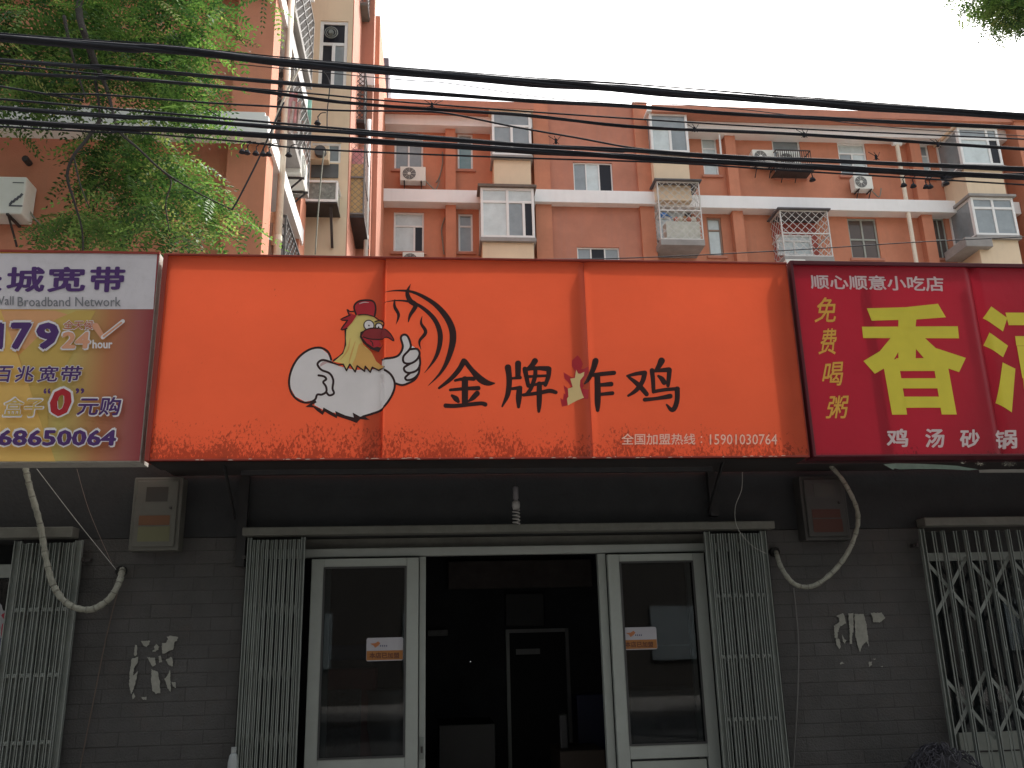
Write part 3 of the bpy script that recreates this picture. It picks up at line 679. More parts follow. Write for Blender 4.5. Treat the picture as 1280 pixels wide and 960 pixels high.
# ---- right neighbour front behind the lattice
rn = thing('glass_storefront', (4.6, .14, 0), 'grey door frame and dark glass behind the lattice gate', 'shop front')
for nm, b in (('side_post', (XR+.03, XR+.10, .02, 2.2)), ('head_rail', (XR+.103, 7.1, 2.07, 2.13)), ('side_post', (4.9, 4.96, .02, 2.069))):
    ab(nm, b[0], b[1], b[2], b[3], .14, .19, parent=rn)
zz = PY(1240, 915, .14).z; xx = PY(1196, 900, .14).x
ab('kick_panel', xx, 4.89, .02, zz, .145, .18, parent=rn, m=mat('alu_panel', ())); ab('kick_rail', xx-.01, 4.895, zz-.13, zz-.12, .138, .1445, parent=rn, m=dark_steel)
q = MB(); q.box(XR+.1, 4.9, .165, .171, zz+.002, 2.07); q.build('pane', door_glass, rn); q = MB(); q.box(4.96, 7.1, .165, .171, .02, 2.07); q.build('pane', door_glass, rn)
# ---- left neighbour front
ln = thing('glass_storefront', (-3.2, .14, 0), 'dark glass front with a red and white sticker at the far left edge', 'shop front')
zz = PY(8, 722, .14).z
ab('head_rail', -6.1, XL-.1, zz, zz+.09, .14, .19, parent=ln); ab('side_post', XL-.095, XL-.02, .02, 2.25, .14, .19, parent=ln)
q = MB(); q.box(-6.1, XL-.1, .165, .171, .02, zz-.003); q.build('pane', door_glass, ln)

# ---- art helpers: flat print on a plane (or on a surface y=f(x))
class Art:
    def __init__(s, Y, surf=None, o=(0, 0), k=1.0, base=.002, step=.00022, cuts=()):
        s.Y = Y; s.surf = surf or (lambda x: Y); s.o = o; s.k = k; s.h = base; s.wk = 1.0; s.step = step; s.mb = MB(); s.mats = []; s.cuts = cuts
    def at(s, o, k): s.o = o; s.k = k; return s
    def mi(s, m):
        if m not in s.mats: s.mats.append(m)
        s.mb.cur = s.mats.index(m)
    def P(s, x, y): return PY(s.o[0]+x/s.k, s.o[1]+y/s.k, s.Y)
    def _emit(s, tris):
        for t in tris:
            s.mb.face([(p.x, s.surf(p.x)-s.h, p.z) for p in t])
    def emit(s, tris):
        for c in s.cuts:
            out = []
            for t in tris:
                L = [p for p in t]; pos, neg = [], []
                for i in range(len(L)):
                    a, b = L[i], L[(i+1) % len(L)]
                    (pos if a.x >= c else neg).append(a)
                    if (a.x-c)*(b.x-c) < 0:
                        m_ = a.lerp(b, (c-a.x)/(b.x-a.x)); pos.append(m_); neg.append(m_)
                if len(pos) > 2: out.append(pos)
                if len(neg) > 2: out.append(neg)
            tris = out
        s._emit(tris); s.h += s.step
    def poly(s, pts, m, smooth=0):
        if smooth: pts = [(v.x, v.y) for v in catmull([(a, b, 0) for a, b in pts], smooth, True)]
        s.mi(m); V = [s.P(x, y) for x, y in pts]
        s.emit([[V[i] for i in t] for t in tessellate_polygon([V])])
    def stroke(s, pts, m, w=None, n=6, cap=True):
        """pts (x,y[,w])"""
        s.mi(m); Q = catmull([(p[0], p[1], (p[2] if len(p) > 2 else w)*s.wk) for p in pts], n); L, Rr = [], []
        for i, q in enumerate(Q):
            t = Q[min(i+1, len(Q)-1)]-Q[max(i-1, 0)]; t.z = 0
            t = t.normalized() if t.length > 1e-6 else Vector((1, 0, 0)); nn = Vector((-t.y, t.x, 0))*(q.z/2)
            L.append((q.x+nn.x, q.y+nn.y)); Rr.append((q.x-nn.x, q.y-nn.y))
        tris = []
        for i in range(len(Q)-1):
            tris.append([s.P(*L[i]), s.P(*L[i+1]), s.P(*Rr[i+1]), s.P(*Rr[i])])
        if cap:
            for q, idx, sg in ((Q[0], 0, -1), (Q[-1], -1, 1)):
                t = (Q[1]-Q[0]) if idx == 0 else (Q[-1]-Q[-2]); a0 = math.atan2(t.y, t.x); r_ = q.z/2
                arc = [(q.x+r_*math.cos(a0+sg*0+math.pi*(j/8-.5)+(math.pi if sg < 0 else 0)), q.y+r_*math.sin(a0+math.pi*(j/8-.5)+(math.pi if sg < 0 else 0))) for j in range(9)]
                tris.append([s.P(*a) for a in arc])
        s.emit(tris)
    def disc(s, cx, cy, r_, m, ry=None):
        s.mi(m); ry = ry or r_; s.emit([[s.P(cx+r_*math.cos(2*math.pi*j/20), cy+ry*math.sin(2*math.pi*j/20)) for j in range(20)]])
    def text(s, body, corners, m, off=0.0, shear=0, grow=0):
        """fit the glyphs of body into the photo quad TL,TR,BR,BL"""
        c = bpy.data.curves.new('lettering', 'FONT'); c.body = body; c.shear = shear; c.resolution_u = 2; c.fill_mode = 'FRONT'
        o = bpy.data.objects.new('lettering', c); COL.objects.link(o)
        dg = bpy.context.evaluated_depsgraph_get(); me = bpy.data.meshes.new_from_object(o.evaluated_get(dg))
        vs = [v.co.copy() for v in me.vertices]; fs = [tuple(p.vertices) for p in me.polygons]
        bpy.data.objects.remove(o); bpy.data.curves.remove(c); bpy.data.meshes.remove(me)
        xa, xb = min(v.x for v in vs)-off, max(v.x for v in vs)+off; ya, yb = min(v.y for v in vs)-off, max(v.y for v in vs)+off
        TL, TR, BR, BL = [Vector((a, b, 0)) for a, b in corners]; s.mi(m)
        sh = [(0, 0)]+([(off*math.cos(k*math.pi/3+.3), off*math.sin(k*math.pi/3+.3)) for k in range(6)] if off > 0 else [])
        for dx, dy in sh:
            P3 = []
            for v in vs:
                u = (v.x+dx-xa)/(xb-xa); t = (yb-v.y-dy)/(yb-ya)
                q = (TL*(1-u)+TR*u)*(1-t)+(BL*(1-u)+BR*u)*t; P3.append(PY(q.x, q.y, s.Y))
            s.emit([[P3[i] for i in f] for f in fs]); s.h -= s.step*.6
        s.h += s.step
    def build(s, name, parent, label=None): return s.mb.build(name, s.mats, parent, label=label)
def Q4(x0, y0, x1, y1, sk=0, sl=0): return [(x0+sk, y0), (x1+sk, y0+sl), (x1, y1+sl), (x0, y1)]
def flat(name, col, rough=.5, **k): return mat(name, col, rough, var=k.pop('var', .06), scale=5, **k)

# ================================================================== SIGNS
YSG = -.60
# ---- orange sign
ox0 = PY(205, 318, YSG).x; ox1 = (PY(985, 330, YSG).x+PY(1010, 573, YSG).x)/2; oz0 = PY(600, 574, YSG).z; oz1 = PY(600, 323, YSG).z
ox0 = (ox0+PY(181, 575, YSG).x)/2
sA, sB = PY(480, 450, YSG).x, PY(736, 450, YSG).x
def surf_o(x):
    y = YSG
    d = sA-x
    if 0 < d < .17: y += .030*(1-d/.17)**2
    elif -.012 < d <= 0: y += .030*(1+d/.012)*.15
    for c_, w_, h_ in ((sB, .055, .022),):
        e = abs(x-c_)/w_
        if e < 1: y += h_*(1-e)**2*(1 if x < c_ else .8)
    return y + .004*math.sin(x*2.1)
cutx = [sA-.17+.17*i/8 for i in range(9)]+[sA+.0005, sA+.012]+[sB+.055*(i/5-1) for i in range(11)]
sg = thing('shop_sign', ((ox0+ox1)/2, YSG, oz0), 'wide orange shop signboard with a cartoon chicken and large brushed black characters', 'sign')
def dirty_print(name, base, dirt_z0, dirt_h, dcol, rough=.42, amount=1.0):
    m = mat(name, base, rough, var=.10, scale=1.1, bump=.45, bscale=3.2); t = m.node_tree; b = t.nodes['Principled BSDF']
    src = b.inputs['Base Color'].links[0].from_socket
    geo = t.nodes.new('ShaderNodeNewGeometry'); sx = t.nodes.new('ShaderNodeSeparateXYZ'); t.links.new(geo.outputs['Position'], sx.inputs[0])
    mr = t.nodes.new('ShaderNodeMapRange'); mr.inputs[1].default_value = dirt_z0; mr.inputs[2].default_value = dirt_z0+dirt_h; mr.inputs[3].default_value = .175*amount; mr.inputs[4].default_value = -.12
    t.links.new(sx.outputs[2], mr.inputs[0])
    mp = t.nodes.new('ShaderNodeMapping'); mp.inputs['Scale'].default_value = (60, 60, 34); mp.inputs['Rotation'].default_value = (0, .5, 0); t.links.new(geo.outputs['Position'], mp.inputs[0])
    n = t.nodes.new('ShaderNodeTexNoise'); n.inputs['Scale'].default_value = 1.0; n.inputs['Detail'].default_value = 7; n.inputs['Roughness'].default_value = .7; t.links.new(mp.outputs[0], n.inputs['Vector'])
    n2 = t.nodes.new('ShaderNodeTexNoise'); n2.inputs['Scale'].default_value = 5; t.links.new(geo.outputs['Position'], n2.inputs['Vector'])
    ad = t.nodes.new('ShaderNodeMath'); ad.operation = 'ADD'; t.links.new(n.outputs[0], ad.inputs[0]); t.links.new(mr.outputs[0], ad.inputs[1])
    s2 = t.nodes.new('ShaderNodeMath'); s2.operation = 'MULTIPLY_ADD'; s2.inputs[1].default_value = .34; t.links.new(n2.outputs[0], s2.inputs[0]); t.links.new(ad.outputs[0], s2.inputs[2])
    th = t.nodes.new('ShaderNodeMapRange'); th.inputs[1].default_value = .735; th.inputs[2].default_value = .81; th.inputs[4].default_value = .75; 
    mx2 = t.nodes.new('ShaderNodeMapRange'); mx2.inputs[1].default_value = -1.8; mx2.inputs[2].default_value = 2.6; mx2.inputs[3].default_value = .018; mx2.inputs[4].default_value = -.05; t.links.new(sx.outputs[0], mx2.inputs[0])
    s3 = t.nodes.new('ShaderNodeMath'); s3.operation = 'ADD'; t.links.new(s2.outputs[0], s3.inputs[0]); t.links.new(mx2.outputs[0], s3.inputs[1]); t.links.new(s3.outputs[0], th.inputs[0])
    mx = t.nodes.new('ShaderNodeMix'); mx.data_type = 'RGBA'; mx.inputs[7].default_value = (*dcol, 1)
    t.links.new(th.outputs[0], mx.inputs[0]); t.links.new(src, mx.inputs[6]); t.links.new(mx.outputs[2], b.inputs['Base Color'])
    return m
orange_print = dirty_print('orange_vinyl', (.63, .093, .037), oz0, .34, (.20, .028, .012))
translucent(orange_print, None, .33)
edges = [ox0+.03]+[c for c in cutx if c < sA]+[sA]; 
def panel(xa, xb):
    xs_ = sorted({xa, xb, *[c for c in cutx if xa < c < xb], *[xa+(xb-xa)*i/10 for i in range(11)]})
    q = MB()
    for i in range(len(xs_)-1):
        ya, yb = surf_o(xs_[i]+1e-5), surf_o(xs_[i+1]-1e-5)
        for j in range(4):
            za, zb_ = oz0+.012+(oz1-.026-oz0)*j/4, oz0+.012+(oz1-.026-oz0)*(j+1)/4
            q.face([(xs_[i], ya, za), (xs_[i+1], yb, za), (xs_[i+1], yb, zb_), (xs_[i], ya, zb_)])
    return q.build('face_panel', orange_print, sg, smooth=True)
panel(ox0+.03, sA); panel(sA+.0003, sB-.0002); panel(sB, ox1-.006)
frm = mat('dark_red_trim', (.30, .045, .03), .5)
q = MB(); q.box(ox0, ox0+.03, YSG-.012, YSG+.12, oz0, oz1); q.box(ox0+.03, ox1, YSG-.014, YSG+.05, oz1-.014, oz1); q.box(ox0+.03, ox1, YSG-.008, YSG+.12, oz0, oz0+.012); q.box(ox1-.006, ox1, YSG-.010, YSG+.12, oz0+.012, oz1-.022)
q.build('trim', frm, sg, bevel=.003)
for x in (ox0+.06, sA-.01, sB+.0, ox1-.06): q = MB(); q.box(x-.015, x+.015, YSG+.036, YSG+.115, oz0+.014, oz1-.03); q.build('frame_post', dark_steel, sg)
# ragged pale peeling along the bottom edge
q = MB(); random.seed(5)
for i in range(46):
    x = random.uniform(ox0+.3, ox1-.2); w_ = random.uniform(.006, .04); z = oz0+random.uniform(.0, .008)
    q.face([(x, YSG-.010, z), (x+w_, YSG-.010, z+random.uniform(-.002, .003)), (x+w_*.6, YSG-.0105, z+.005), (x+w_*.2, YSG-.0105, z+.004)])
q.build('peeling_edge', mat('peeled_pale_edge', (.75, .6, .5), .8), sg, kind='stuff')
ink = flat('printed_dark_brown', (.035, .011, .011)); wht = flat('printed_white', (.86, .80, .80), var=.04); yel = flat('printed_yellow', (.85, .66, .22)); och = flat('printed_ochre', (.80, .44, .13)); red = flat('printed_red', (.50, .022, .035)); dred = flat('printed_dark_red', (.30, .025, .03))
mk = lambda base=.0022: Art(YSG, surf_o, base=base, cuts=cutx)
# emblem
A = mk().at((340, 340), 4.8)
A.poly([(108, 690), (103, 630), (128, 565), (172, 505), (235, 463), (292, 457), (335, 492), (352, 530), (400, 565), (500, 590), (655, 578), (700, 608), (730, 650), (730, 700), (703, 762), (655, 820), (590, 850), (545, 865), (505, 885), (390, 850), (310, 830), (255, 800), (262, 768), (200, 780), (140, 748)], wht)
A.poly([(660, 528), (730, 518), (768, 497), (788, 450), (775, 395), (792, 378), (815, 390), (833, 440), (868, 460), (888, 500), (888, 570), (872, 625), (835, 655), (790, 678), (738, 668), (700, 608), (655, 580)], wht)
A.poly([(300, 545), (330, 528), (372, 545), (390, 556), (330, 548), (290, 570), (290, 556)], flat('printed_pink', (.66, .45, .45)))
OW = 13
for pth in ([(356, 528), (337, 482), (290, 456), (228, 466), (163, 512), (120, 582), (103, 660), (118, 728), (162, 773), (215, 786), (258, 768), (272, 738), (300, 737), (326, 720), (325, 690), (308, 662), (326, 645), (312, 628), (280, 622)],
            [(362, 545), (305, 530), (274, 553), (296, 588), (346, 610), (368, 650), (364, 700), (372, 730), (345, 742), (326, 722)],
            [(662, 522), (730, 514), (765, 495), (785, 450), (773, 397), (790, 377), (815, 388), (833, 440), (822, 470), (789, 508), (792, 544), (830, 550), (868, 528), (886, 490), (870, 463), (832, 465)],
            [(884, 500), (889, 552), (870, 590), (830, 606), (801, 600), (793, 575), (830, 551)], [(886, 560), (880, 608), (850, 640), (812, 650), (800, 634), (830, 606)], [(880, 610), (858, 646), (820, 668), (780, 680), (736, 668)],
            [(668, 585), (705, 608), (732, 650), (735, 700), (708, 762), (658, 822), (600, 850), (548, 868)],
            [(441, 345), (443, 430), (427, 490), (372, 534)]):
    A.stroke(pth, ink, OW, n=5)
A.poly([(200, 812), (262, 770), (268, 785), (240, 800), (290, 822), (302, 838), (310, 815), (375, 850), (384, 858), (380, 836), (440, 862), (492, 875), (484, 845), (530, 870), (600, 845), (606, 856), (560, 870), (588, 888), (530, 885), (508, 908), (470, 893), (392, 868), (390, 880), (350, 860), (318, 840), (305, 860), (270, 835), (250, 815)], ink)
# neck
A.poly([(505, 262), (478, 305), (448, 335), (444, 400), (446, 440), (428, 492), (372, 540), (425, 552), (448, 588), (466, 552), (500, 596), (510, 565), (553, 590), (558, 566), (590, 596), (600, 568), (640, 584), (672, 568), (625, 535), (596, 480), (548, 438), (530, 385), (560, 350), (610, 345), (660, 330), (665, 300), (630, 285), (600, 262), (555, 255)], yel)
A.poly([(535, 425), (520, 440), (500, 520), (482, 555), (500, 590), (510, 565), (553, 590), (558, 566), (590, 596), (600, 568), (640, 584), (672, 568), (625, 535), (596, 480), (560, 455)], och)
for a_ in ([(470, 400), (455, 470), (410, 530)], [(500, 420), (478, 490), (462, 550)]): A.stroke([(a_[0][0], a_[0][1], 3), (a_[1][0], a_[1][1], 9), (a_[2][0], a_[2][1], 3)], och)
zig = [(358, 545), (400, 560), (428, 556), (448, 594), (468, 556), (500, 602), (512, 566), (556, 598), (560, 568), (590, 602), (602, 572), (640, 588), (672, 570)]
for i in range(len(zig)-1): A.stroke([zig[i], zig[i+1]], ink, 9, n=1)
# comb and crest feathers
A.poly([(497, 262), (470, 250), (452, 228), (462, 260), (410, 290), (450, 292), (415, 350), (448, 342), (480, 308), (508, 265)], red)
for a_ in ([(500, 238), (470, 242), (452, 228), (462, 258)], [(470, 262), (412, 290), (455, 294)], [(450, 300), (415, 350), (450, 342)]): A.stroke(a_, ink, 8, n=3)
A.poly([(500, 245), (493, 212), (515, 183), (565, 172), (608, 178), (622, 215), (615, 262), (570, 255), (530, 258), (505, 262)], red, smooth=3)
A.stroke([(505, 258), (493, 214), (515, 183), (565, 172), (608, 178), (622, 215), (616, 262)], ink, 11); A.stroke([(520, 262), (560, 258), (610, 268), (640, 285), (664, 290)], ink, 6)
A.stroke([(525, 195, 4), (550, 186, 7), (580, 186, 3)], flat('printed_pink', ()), n=4)
# eyes and beak
A.disc(582, 322, 33, ink); A.disc(582, 322, 27, wht); A.disc(582, 324, 5, ink); A.disc(642, 326, 24, ink); A.disc(642, 327, 18, wht); A.disc(640, 330, 5, ink); A.stroke([(618, 300), (645, 290), (670, 300), (668, 320)], ink, 7)
A.poly([(532, 365), (560, 352), (540, 390), (590, 440), (650, 452), (668, 430), (640, 480), (590, 465), (548, 430), (528, 395)], ink)
A.poly([(545, 372), (570, 400), (640, 402), (655, 440), (610, 455), (570, 430), (545, 400)], red)
A.stroke([(590, 415), (602, 425), (606, 445)], ink, 6)
A.poly([(538, 382), (560, 355), (610, 340), (665, 342), (708, 372), (732, 418), (690, 398), (640, 404), (585, 402), (548, 392)], dred, smooth=3)
A.stroke([(536, 384), (560, 353), (610, 338), (668, 342), (710, 374), (732, 418), (690, 396), (640, 404), (585, 404), (548, 394)], ink, 7, n=4)
A.wk = 1.2
for pth in ([(675, 125, 2), (760, 116, 9), (860, 130, 15), (980, 200, 24), (1062, 300, 32), (1086, 400, 34), (1058, 520, 25), (1010, 610, 14), (935, 688, 2)],
            [(670, 186, 2), (760, 176, 8), (850, 190, 14), (930, 240, 20), (988, 310, 24), (1010, 400, 26), (985, 510, 18), (915, 610, 2)],
            [(832, 78, 2), (812, 130, 20), (830, 178, 26), (862, 206, 24), (830, 262, 16), (818, 305, 4)], [(738, 168, 4), (736, 212, 15), (760, 262, 15), (745, 318, 2)],
            [(902, 268, 2), (895, 312, 13), (922, 365, 18), (885, 420, 13), (895, 470, 2)]): A.stroke(pth, ink, n=6, cap=False)
A.build('chicken_emblem', sg)
# brushed characters
def char(name, org, strokes, extra=None):
    A = mk().at(org, 7.529); A.wk = 1.14
    if extra: extra(A)
    for s_ in strokes: A.stroke(s_, ink, n=5)
    return A.build('brushed_character', sg)
char('a', (530, 440), [[(375, 85, 46), (330, 165, 42), (250, 255, 36), (142, 340, 20)], [(388, 90, 40), (450, 170, 42), (530, 255, 58), (600, 292, 46), (662, 294, 14)], [(292, 268, 22), (380, 252, 30), (468, 252, 36)], [(248, 358, 24), (380, 346, 30), (512, 340, 38)], [(385, 258, 54), (385, 380, 54), (385, 488, 50)], [(264, 412, 24), (300, 440, 46), (322, 466, 28)], [(500, 390, 46), (460, 432, 40), (418, 465, 16)], [(204, 506, 38), (300, 508, 34), (450, 492, 34), (540, 484, 34), (576, 494, 38)]])
char('b', (530, 440), [[(790, 145, 54), (800, 220, 48), (800, 320, 46), (784, 410, 40), (736, 512, 14)], [(886, 108, 52), (884, 228, 44)], [(822, 248, 20), (905, 240, 30)], [(822, 346, 24), (908, 336, 34)], [(900, 342, 46), (892, 430, 50), (890, 515, 28)], [(1045, 84, 50), (1012, 130, 40), (968, 162, 26)], [(950, 160, 42), (965, 240, 38), (982, 318, 34)], [(960, 166, 26), (1060, 152, 32), (1168, 158, 46)], [(1176, 160, 44), (1170, 230, 38), (1142, 310, 32)], [(1048, 152, 34), (1044, 235, 36), (1005, 345, 34), (960, 400, 24)], [(975, 232, 24), (1160, 222, 24)], [(988, 315, 24), (1140, 292, 28)], [(1085, 300, 42), (1085, 400, 46), (1083, 500, 40), (1080, 560, 24)], [(936, 405, 28), (1080, 386, 32), (1180, 366, 36), (1240, 380, 32)]])
def flame(A):
    A.poly([(240, 30), (272, 66), (292, 112), (275, 160), (300, 158), (345, 128), (350, 180), (310, 240), (285, 280), (300, 320), (282, 345), (350, 350), (345, 435), (300, 442), (250, 450), (150, 500), (95, 515), (76, 432), (105, 448), (110, 388), (128, 398), (108, 312), (150, 342), (180, 330), (158, 290), (118, 250), (108, 188), (180, 235), (205, 240), (216, 180), (186, 130), (188, 80)], red)
    A.poly([(228, 165), (245, 202), (265, 205), (306, 185), (300, 222), (266, 265), (262, 320), (280, 380), (300, 430), (230, 458), (150, 502), (140, 440), (155, 420), (150, 345), (195, 330), (172, 250), (215, 245)], flat('printed_cream_flame', (.82, .60, .28)))
char('c', (690, 440), [[(410, 84, 52), (390, 155, 44), (350, 245, 34), (308, 296, 14)], [(392, 215, 32), (480, 206, 36), (584, 196, 36)], [(426, 225, 48), (430, 350, 52), (430, 470, 50), (430, 548, 30)], [(442, 312, 30), (556, 302, 40)], [(442, 400, 28), (568, 388, 34)]], flame)
char('d', (690, 440), [[(708, 226, 20), (790, 206, 32), (868, 196, 38)], [(872, 198, 42), (850, 280, 40), (790, 362, 36), (718, 412, 20)], [(722, 238, 22), (790, 290, 38), (850, 350, 42), (890, 398, 38)], [(1030, 84, 56), (1006, 132, 44), (974, 176, 26)], [(940, 175, 40), (950, 270, 36), (955, 375, 32)], [(952, 180, 26), (1098, 168, 42)], [(1104, 170, 40), (1098, 240, 38), (1090, 318, 30)], [(1000, 228, 22), (1030, 252, 40), (1054, 288, 44)], [(956, 375, 30), (1060, 357, 30), (1186, 347, 30)], [(1176, 350, 44), (1176, 450, 42), (1152, 528, 42), (1120, 545, 36), (1078, 498, 16)], [(872, 450, 34), (980, 440, 30), (1110, 418, 42)]])
A = mk(); pk = flat('printed_pale_pink', (.88, .62, .52)); A.text('全国加盟热线', Q4(777, 542, 869, 556), pk, .012); A.disc(876.5, 546.5, 1.0, pk); A.disc(876.5, 553, 1.0, pk); A.build('hotline_lettering', sg)
A = mk(); A.text('15901030764', Q4(887, 543, 971, 556), pk, .004); A.build('hotline_number', sg)

# ---- red sign
rx0 = (PY(988, 330, YSG).x+PY(1013, 573, YSG).x)/2+.004; rx1 = 7.0; rz1 = oz1+.012; rz0 = oz0+.0
sR = PY(1234, 450, YSG).x; sR0 = PY(1086, 450, YSG).x
rs = thing('shop_sign', (rx0+1.5, YSG, rz0), 'dark red signboard with huge yellow characters at the right edge', 'sign')
def surf_r(x):
    y = YSG-.004
    for c_, w_, h_ in ((sR, .07, .026), (sR+1.22, .07, .026), (sR+2.44, .07, .026)):
        e = abs(x-c_)/w_
        if e < 1: y += h_*(1-e)**2
    return y+.004*math.sin(x*3)
cutr = sorted([sR+.07*(i/5-1) for i in range(11)]+[sR+1.22+.07*(i/4-1) for i in range(9)])
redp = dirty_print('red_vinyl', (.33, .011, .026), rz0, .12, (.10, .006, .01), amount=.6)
ex = [rx0+.02, sR, sR+1.22, sR+2.44, rx1-.02]
for xa, xb in zip(ex[:-1], ex[1:]):
    xs_ = sorted({xa, xb, *[c for c in cutr if xa < c < xb], *[xa+(xb-xa)*i/8 for i in range(9)]}); q = MB()
    for i in range(len(xs_)-1): q.face([(xs_[i], surf_r(xs_[i]), rz0+.014), (xs_[i+1], surf_r(xs_[i+1]), rz0+.014), (xs_[i+1], surf_r(xs_[i+1]), rz1-.03), (xs_[i], surf_r(xs_[i]), rz1-.03)])
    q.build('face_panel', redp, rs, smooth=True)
q = MB(); fr2 = mat('maroon_trim', (.10, .012, .02), .5); q.box(rx0, rx0+.02, YSG-.018, YSG+.12, rz0, rz1); q.box(rx0+.02, rx1, YSG-.02, YSG+.05, rz1-.03, rz1); q.box(rx0+.02, rx1, YSG-.016, YSG+.12, rz0, rz0+.014); q.box(rx1-.02, rx1, YSG-.017, YSG+.12, rz0+.014, rz1-.03); q.build('trim', fr2, rs, bevel=.003)
for x in (rx0+.05, rx0+.62, sR, sR+1.22, sR+2.44): q = MB(); q.box(x-.02, x+.02, YSG+.07, YSG+.115, rz0+.016, rz1-.032); q.build('frame_post', dark_steel, rs)
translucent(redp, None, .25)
mr_ = lambda: Art(YSG-.004, surf_r, base=.0025, cuts=cutr)
yg = flat('printed_yellow_green', (.78, .66, .06)); gry = flat('printed_silver_grey', (.66, .55, .55)); gold = flat('printed_dull_gold', (.74, .44, .07))
A = mr_().at((980, 310), 3.31)
for P_ in ([(342, 250), (500, 246), (635, 232), (668, 288), (545, 297), (362, 301)], [(472, 299), (546, 295), (542, 330), (471, 330)], [(322, 326), (717, 325), (722, 375), (327, 373)], [(470, 373), (545, 373), (543, 458), (472, 458)],
           [(440, 373), (500, 374), (490, 400), (455, 460), (420, 495), (375, 521), (328, 468), (395, 428)], [(518, 374), (580, 373), (625, 415), (750, 456), (722, 515), (655, 492), (575, 455), (545, 420)],
           [(408, 474), (470, 458), (508, 690), (446, 690)], [(612, 457), (676, 492), (712, 690), (650, 690)], [(462, 457), (640, 457), (652, 510), (472, 510)], [(481, 540), (636, 540), (642, 582), (488, 582)], [(494, 616), (646, 616), (650, 662), (502, 662)]):
    A.poly(P_, yg)
A.build('large_character', rs)
A = mr_().at((980, 310), 3.31)
for P_ in ([(856, 242), (923, 290), (905, 346), (824, 290)], [(849, 350), (926, 405), (905, 453), (831, 400)], [(903, 474), (956, 500), (941, 681), (880, 640)], [(915, 268), (1290, 268), (1292, 320), (928, 320)],
           [(955, 365), (1125, 365), (1128, 405), (960, 405)], [(962, 406), (1010, 406), (1020, 540), (985, 540)], [(1090, 406), (1130, 406), (1138, 540), (1100, 540)], [(988, 541), (1140, 541), (1142, 585), (992, 585)], [(1180, 321), (1240, 321), (1270, 640), (1210, 640)], [(1090, 641), (1270, 641), (1255, 690), (1110, 690)]): A.poly(P_, yg)
A.build('large_character', rs)
A = mr_(); A.text('顺心顺意小吃店', [(1012, 343), (1178, 346), (1180, 365), (1014, 361)], gry, .022); A.build('lettering', rs)
for ch, b_ in (('免', (1018, 372, 1045, 403)), ('费', (1023, 411, 1046, 443)), ('喝', (1027, 453, 1054, 482)), ('粥', (1032, 495, 1061, 523))):
    A = mr_(); A.text(ch, [(b_[0]+3, b_[1]), (b_[2], b_[1]-1), (b_[2], b_[3]), (b_[0], b_[3])], gold, .012, shear=.12); A.build('gold_character', rs)
for ch, b_ in (('鸡', (1108, 536, 1135, 559)), ('汤', (1156, 536, 1180, 560)), ('砂', (1199, 537, 1224, 560)), ('锅', (1244, 537, 1271, 561))):
    A = mr_(); A.text(ch, Q4(*b_), gry, .028); A.build('white_character', rs)

# ---- left broadband sign
lx1 = (PY(199, 316, YSG).x+PY(176, 578, YSG).x)/2; lx0 = -6.2; lz1 = PY(100, 315, YSG).z; lz0 = PY(90, 578, YSG).z
lxx = lambda px, py: PY(px, py, YSG)
ls = thing('shop_sign', (lx1-1.5, YSG, lz0), 'broadband signboard in yellow, orange and grey white with purple lettering at the left', 'sign')
q = MB(); q.box(lx0, lx1, YSG, YSG+.17, lz0, lz1); q.build('box', mat('pale_side_sheet', (.45, .43, .39), .6, dirt=.5, dirtcol=(.12, .1, .08), scale=9), ls)
YLf = YSG-.002
lp = mat('gold_gradient_print', (.5, .3, .08), .4, var=.04, scale=2); t = lp.node_tree; b = t.nodes['Principled BSDF']
geo = t.nodes.new('ShaderNodeNewGeometry'); sx = t.nodes.new('ShaderNodeSeparateXYZ'); t.links.new(geo.outputs['Position'], sx.inputs[0])
mr = t.nodes.new('ShaderNodeMapRange'); mr.inputs[1].default_value = lx1-1.25; mr.inputs[2].default_value = lx1; t.links.new(sx.outputs[0], mr.inputs[0])
cr = t.nodes.new('ShaderNodeValToRGB'); t.links.new(mr.outputs[0], cr.inputs[0]); e_ = cr.color_ramp.elements
e_[0].position = 0; e_[0].color = (.80, .55, .12, 1); e_[1].position = 1; e_[1].color = (.30, .05, .06, 1)
for p_, c_ in ((.35, (.72, .34, .10, 1)), (.58, (.62, .50, .16, 1)), (.78, (.50, .20, .09, 1)), (.92, (.38, .11, .10, 1))): n_ = e_.new(p_); n_.color = c_
t.links.new(cr.outputs[0], b.inputs['Base Color'])
q = MB(); q.box(lx0+.01, lx1-.004, YLf-.004, YSG-.0005, lz0+.008, lz1-.008); q.build('face_panel', lp, ls)
A = Art(YSG, base=.0075)
A.poly([(-420, 318), (197, 317), (192, 387), (-420, 387)], flat('printed_grey_white', (.70, .66, .70), dirt=.15))
A.poly([(-420, 388), (2, 388), (36, 480), (70, 577), (-420, 577)], flat('printed_amber', (.80, .50, .14)))
A.poly([(2, 389), (70, 389), (90, 395), (40, 440), (18, 432)], flat('printed_soft_orange', (.75, .38, .18)))
A.poly([(36, 480), (24, 445), (70, 400), (96, 389), (120, 389), (60, 500), (62, 560)], flat('printed_mustard', (.62, .42, .11)))
pur = flat('printed_purple', (.085, .03, .16)); wh2 = flat('printed_outline_white', (.78, .74, .76)); gr2 = flat('printed_grey', (.22, .22, .24)); slm = flat('printed_salmon', (.74, .36, .22)); rd2 = flat('printed_bright_red', (.45, .02, .03))
for ch, a_, b_ in (('长', -46, 3), ('城', 8, 56), ('宽', 59, 107), ('带', 112, 156)): A.text(ch, Q4(a_, 334, b_, 366, 2), pur, .030)
A.text('Great Wall', Q4(-45, 371, 18, 382), gr2, .006); A.text('Broadband Network', Q4(23, 372, 152, 384), gr2, .006)
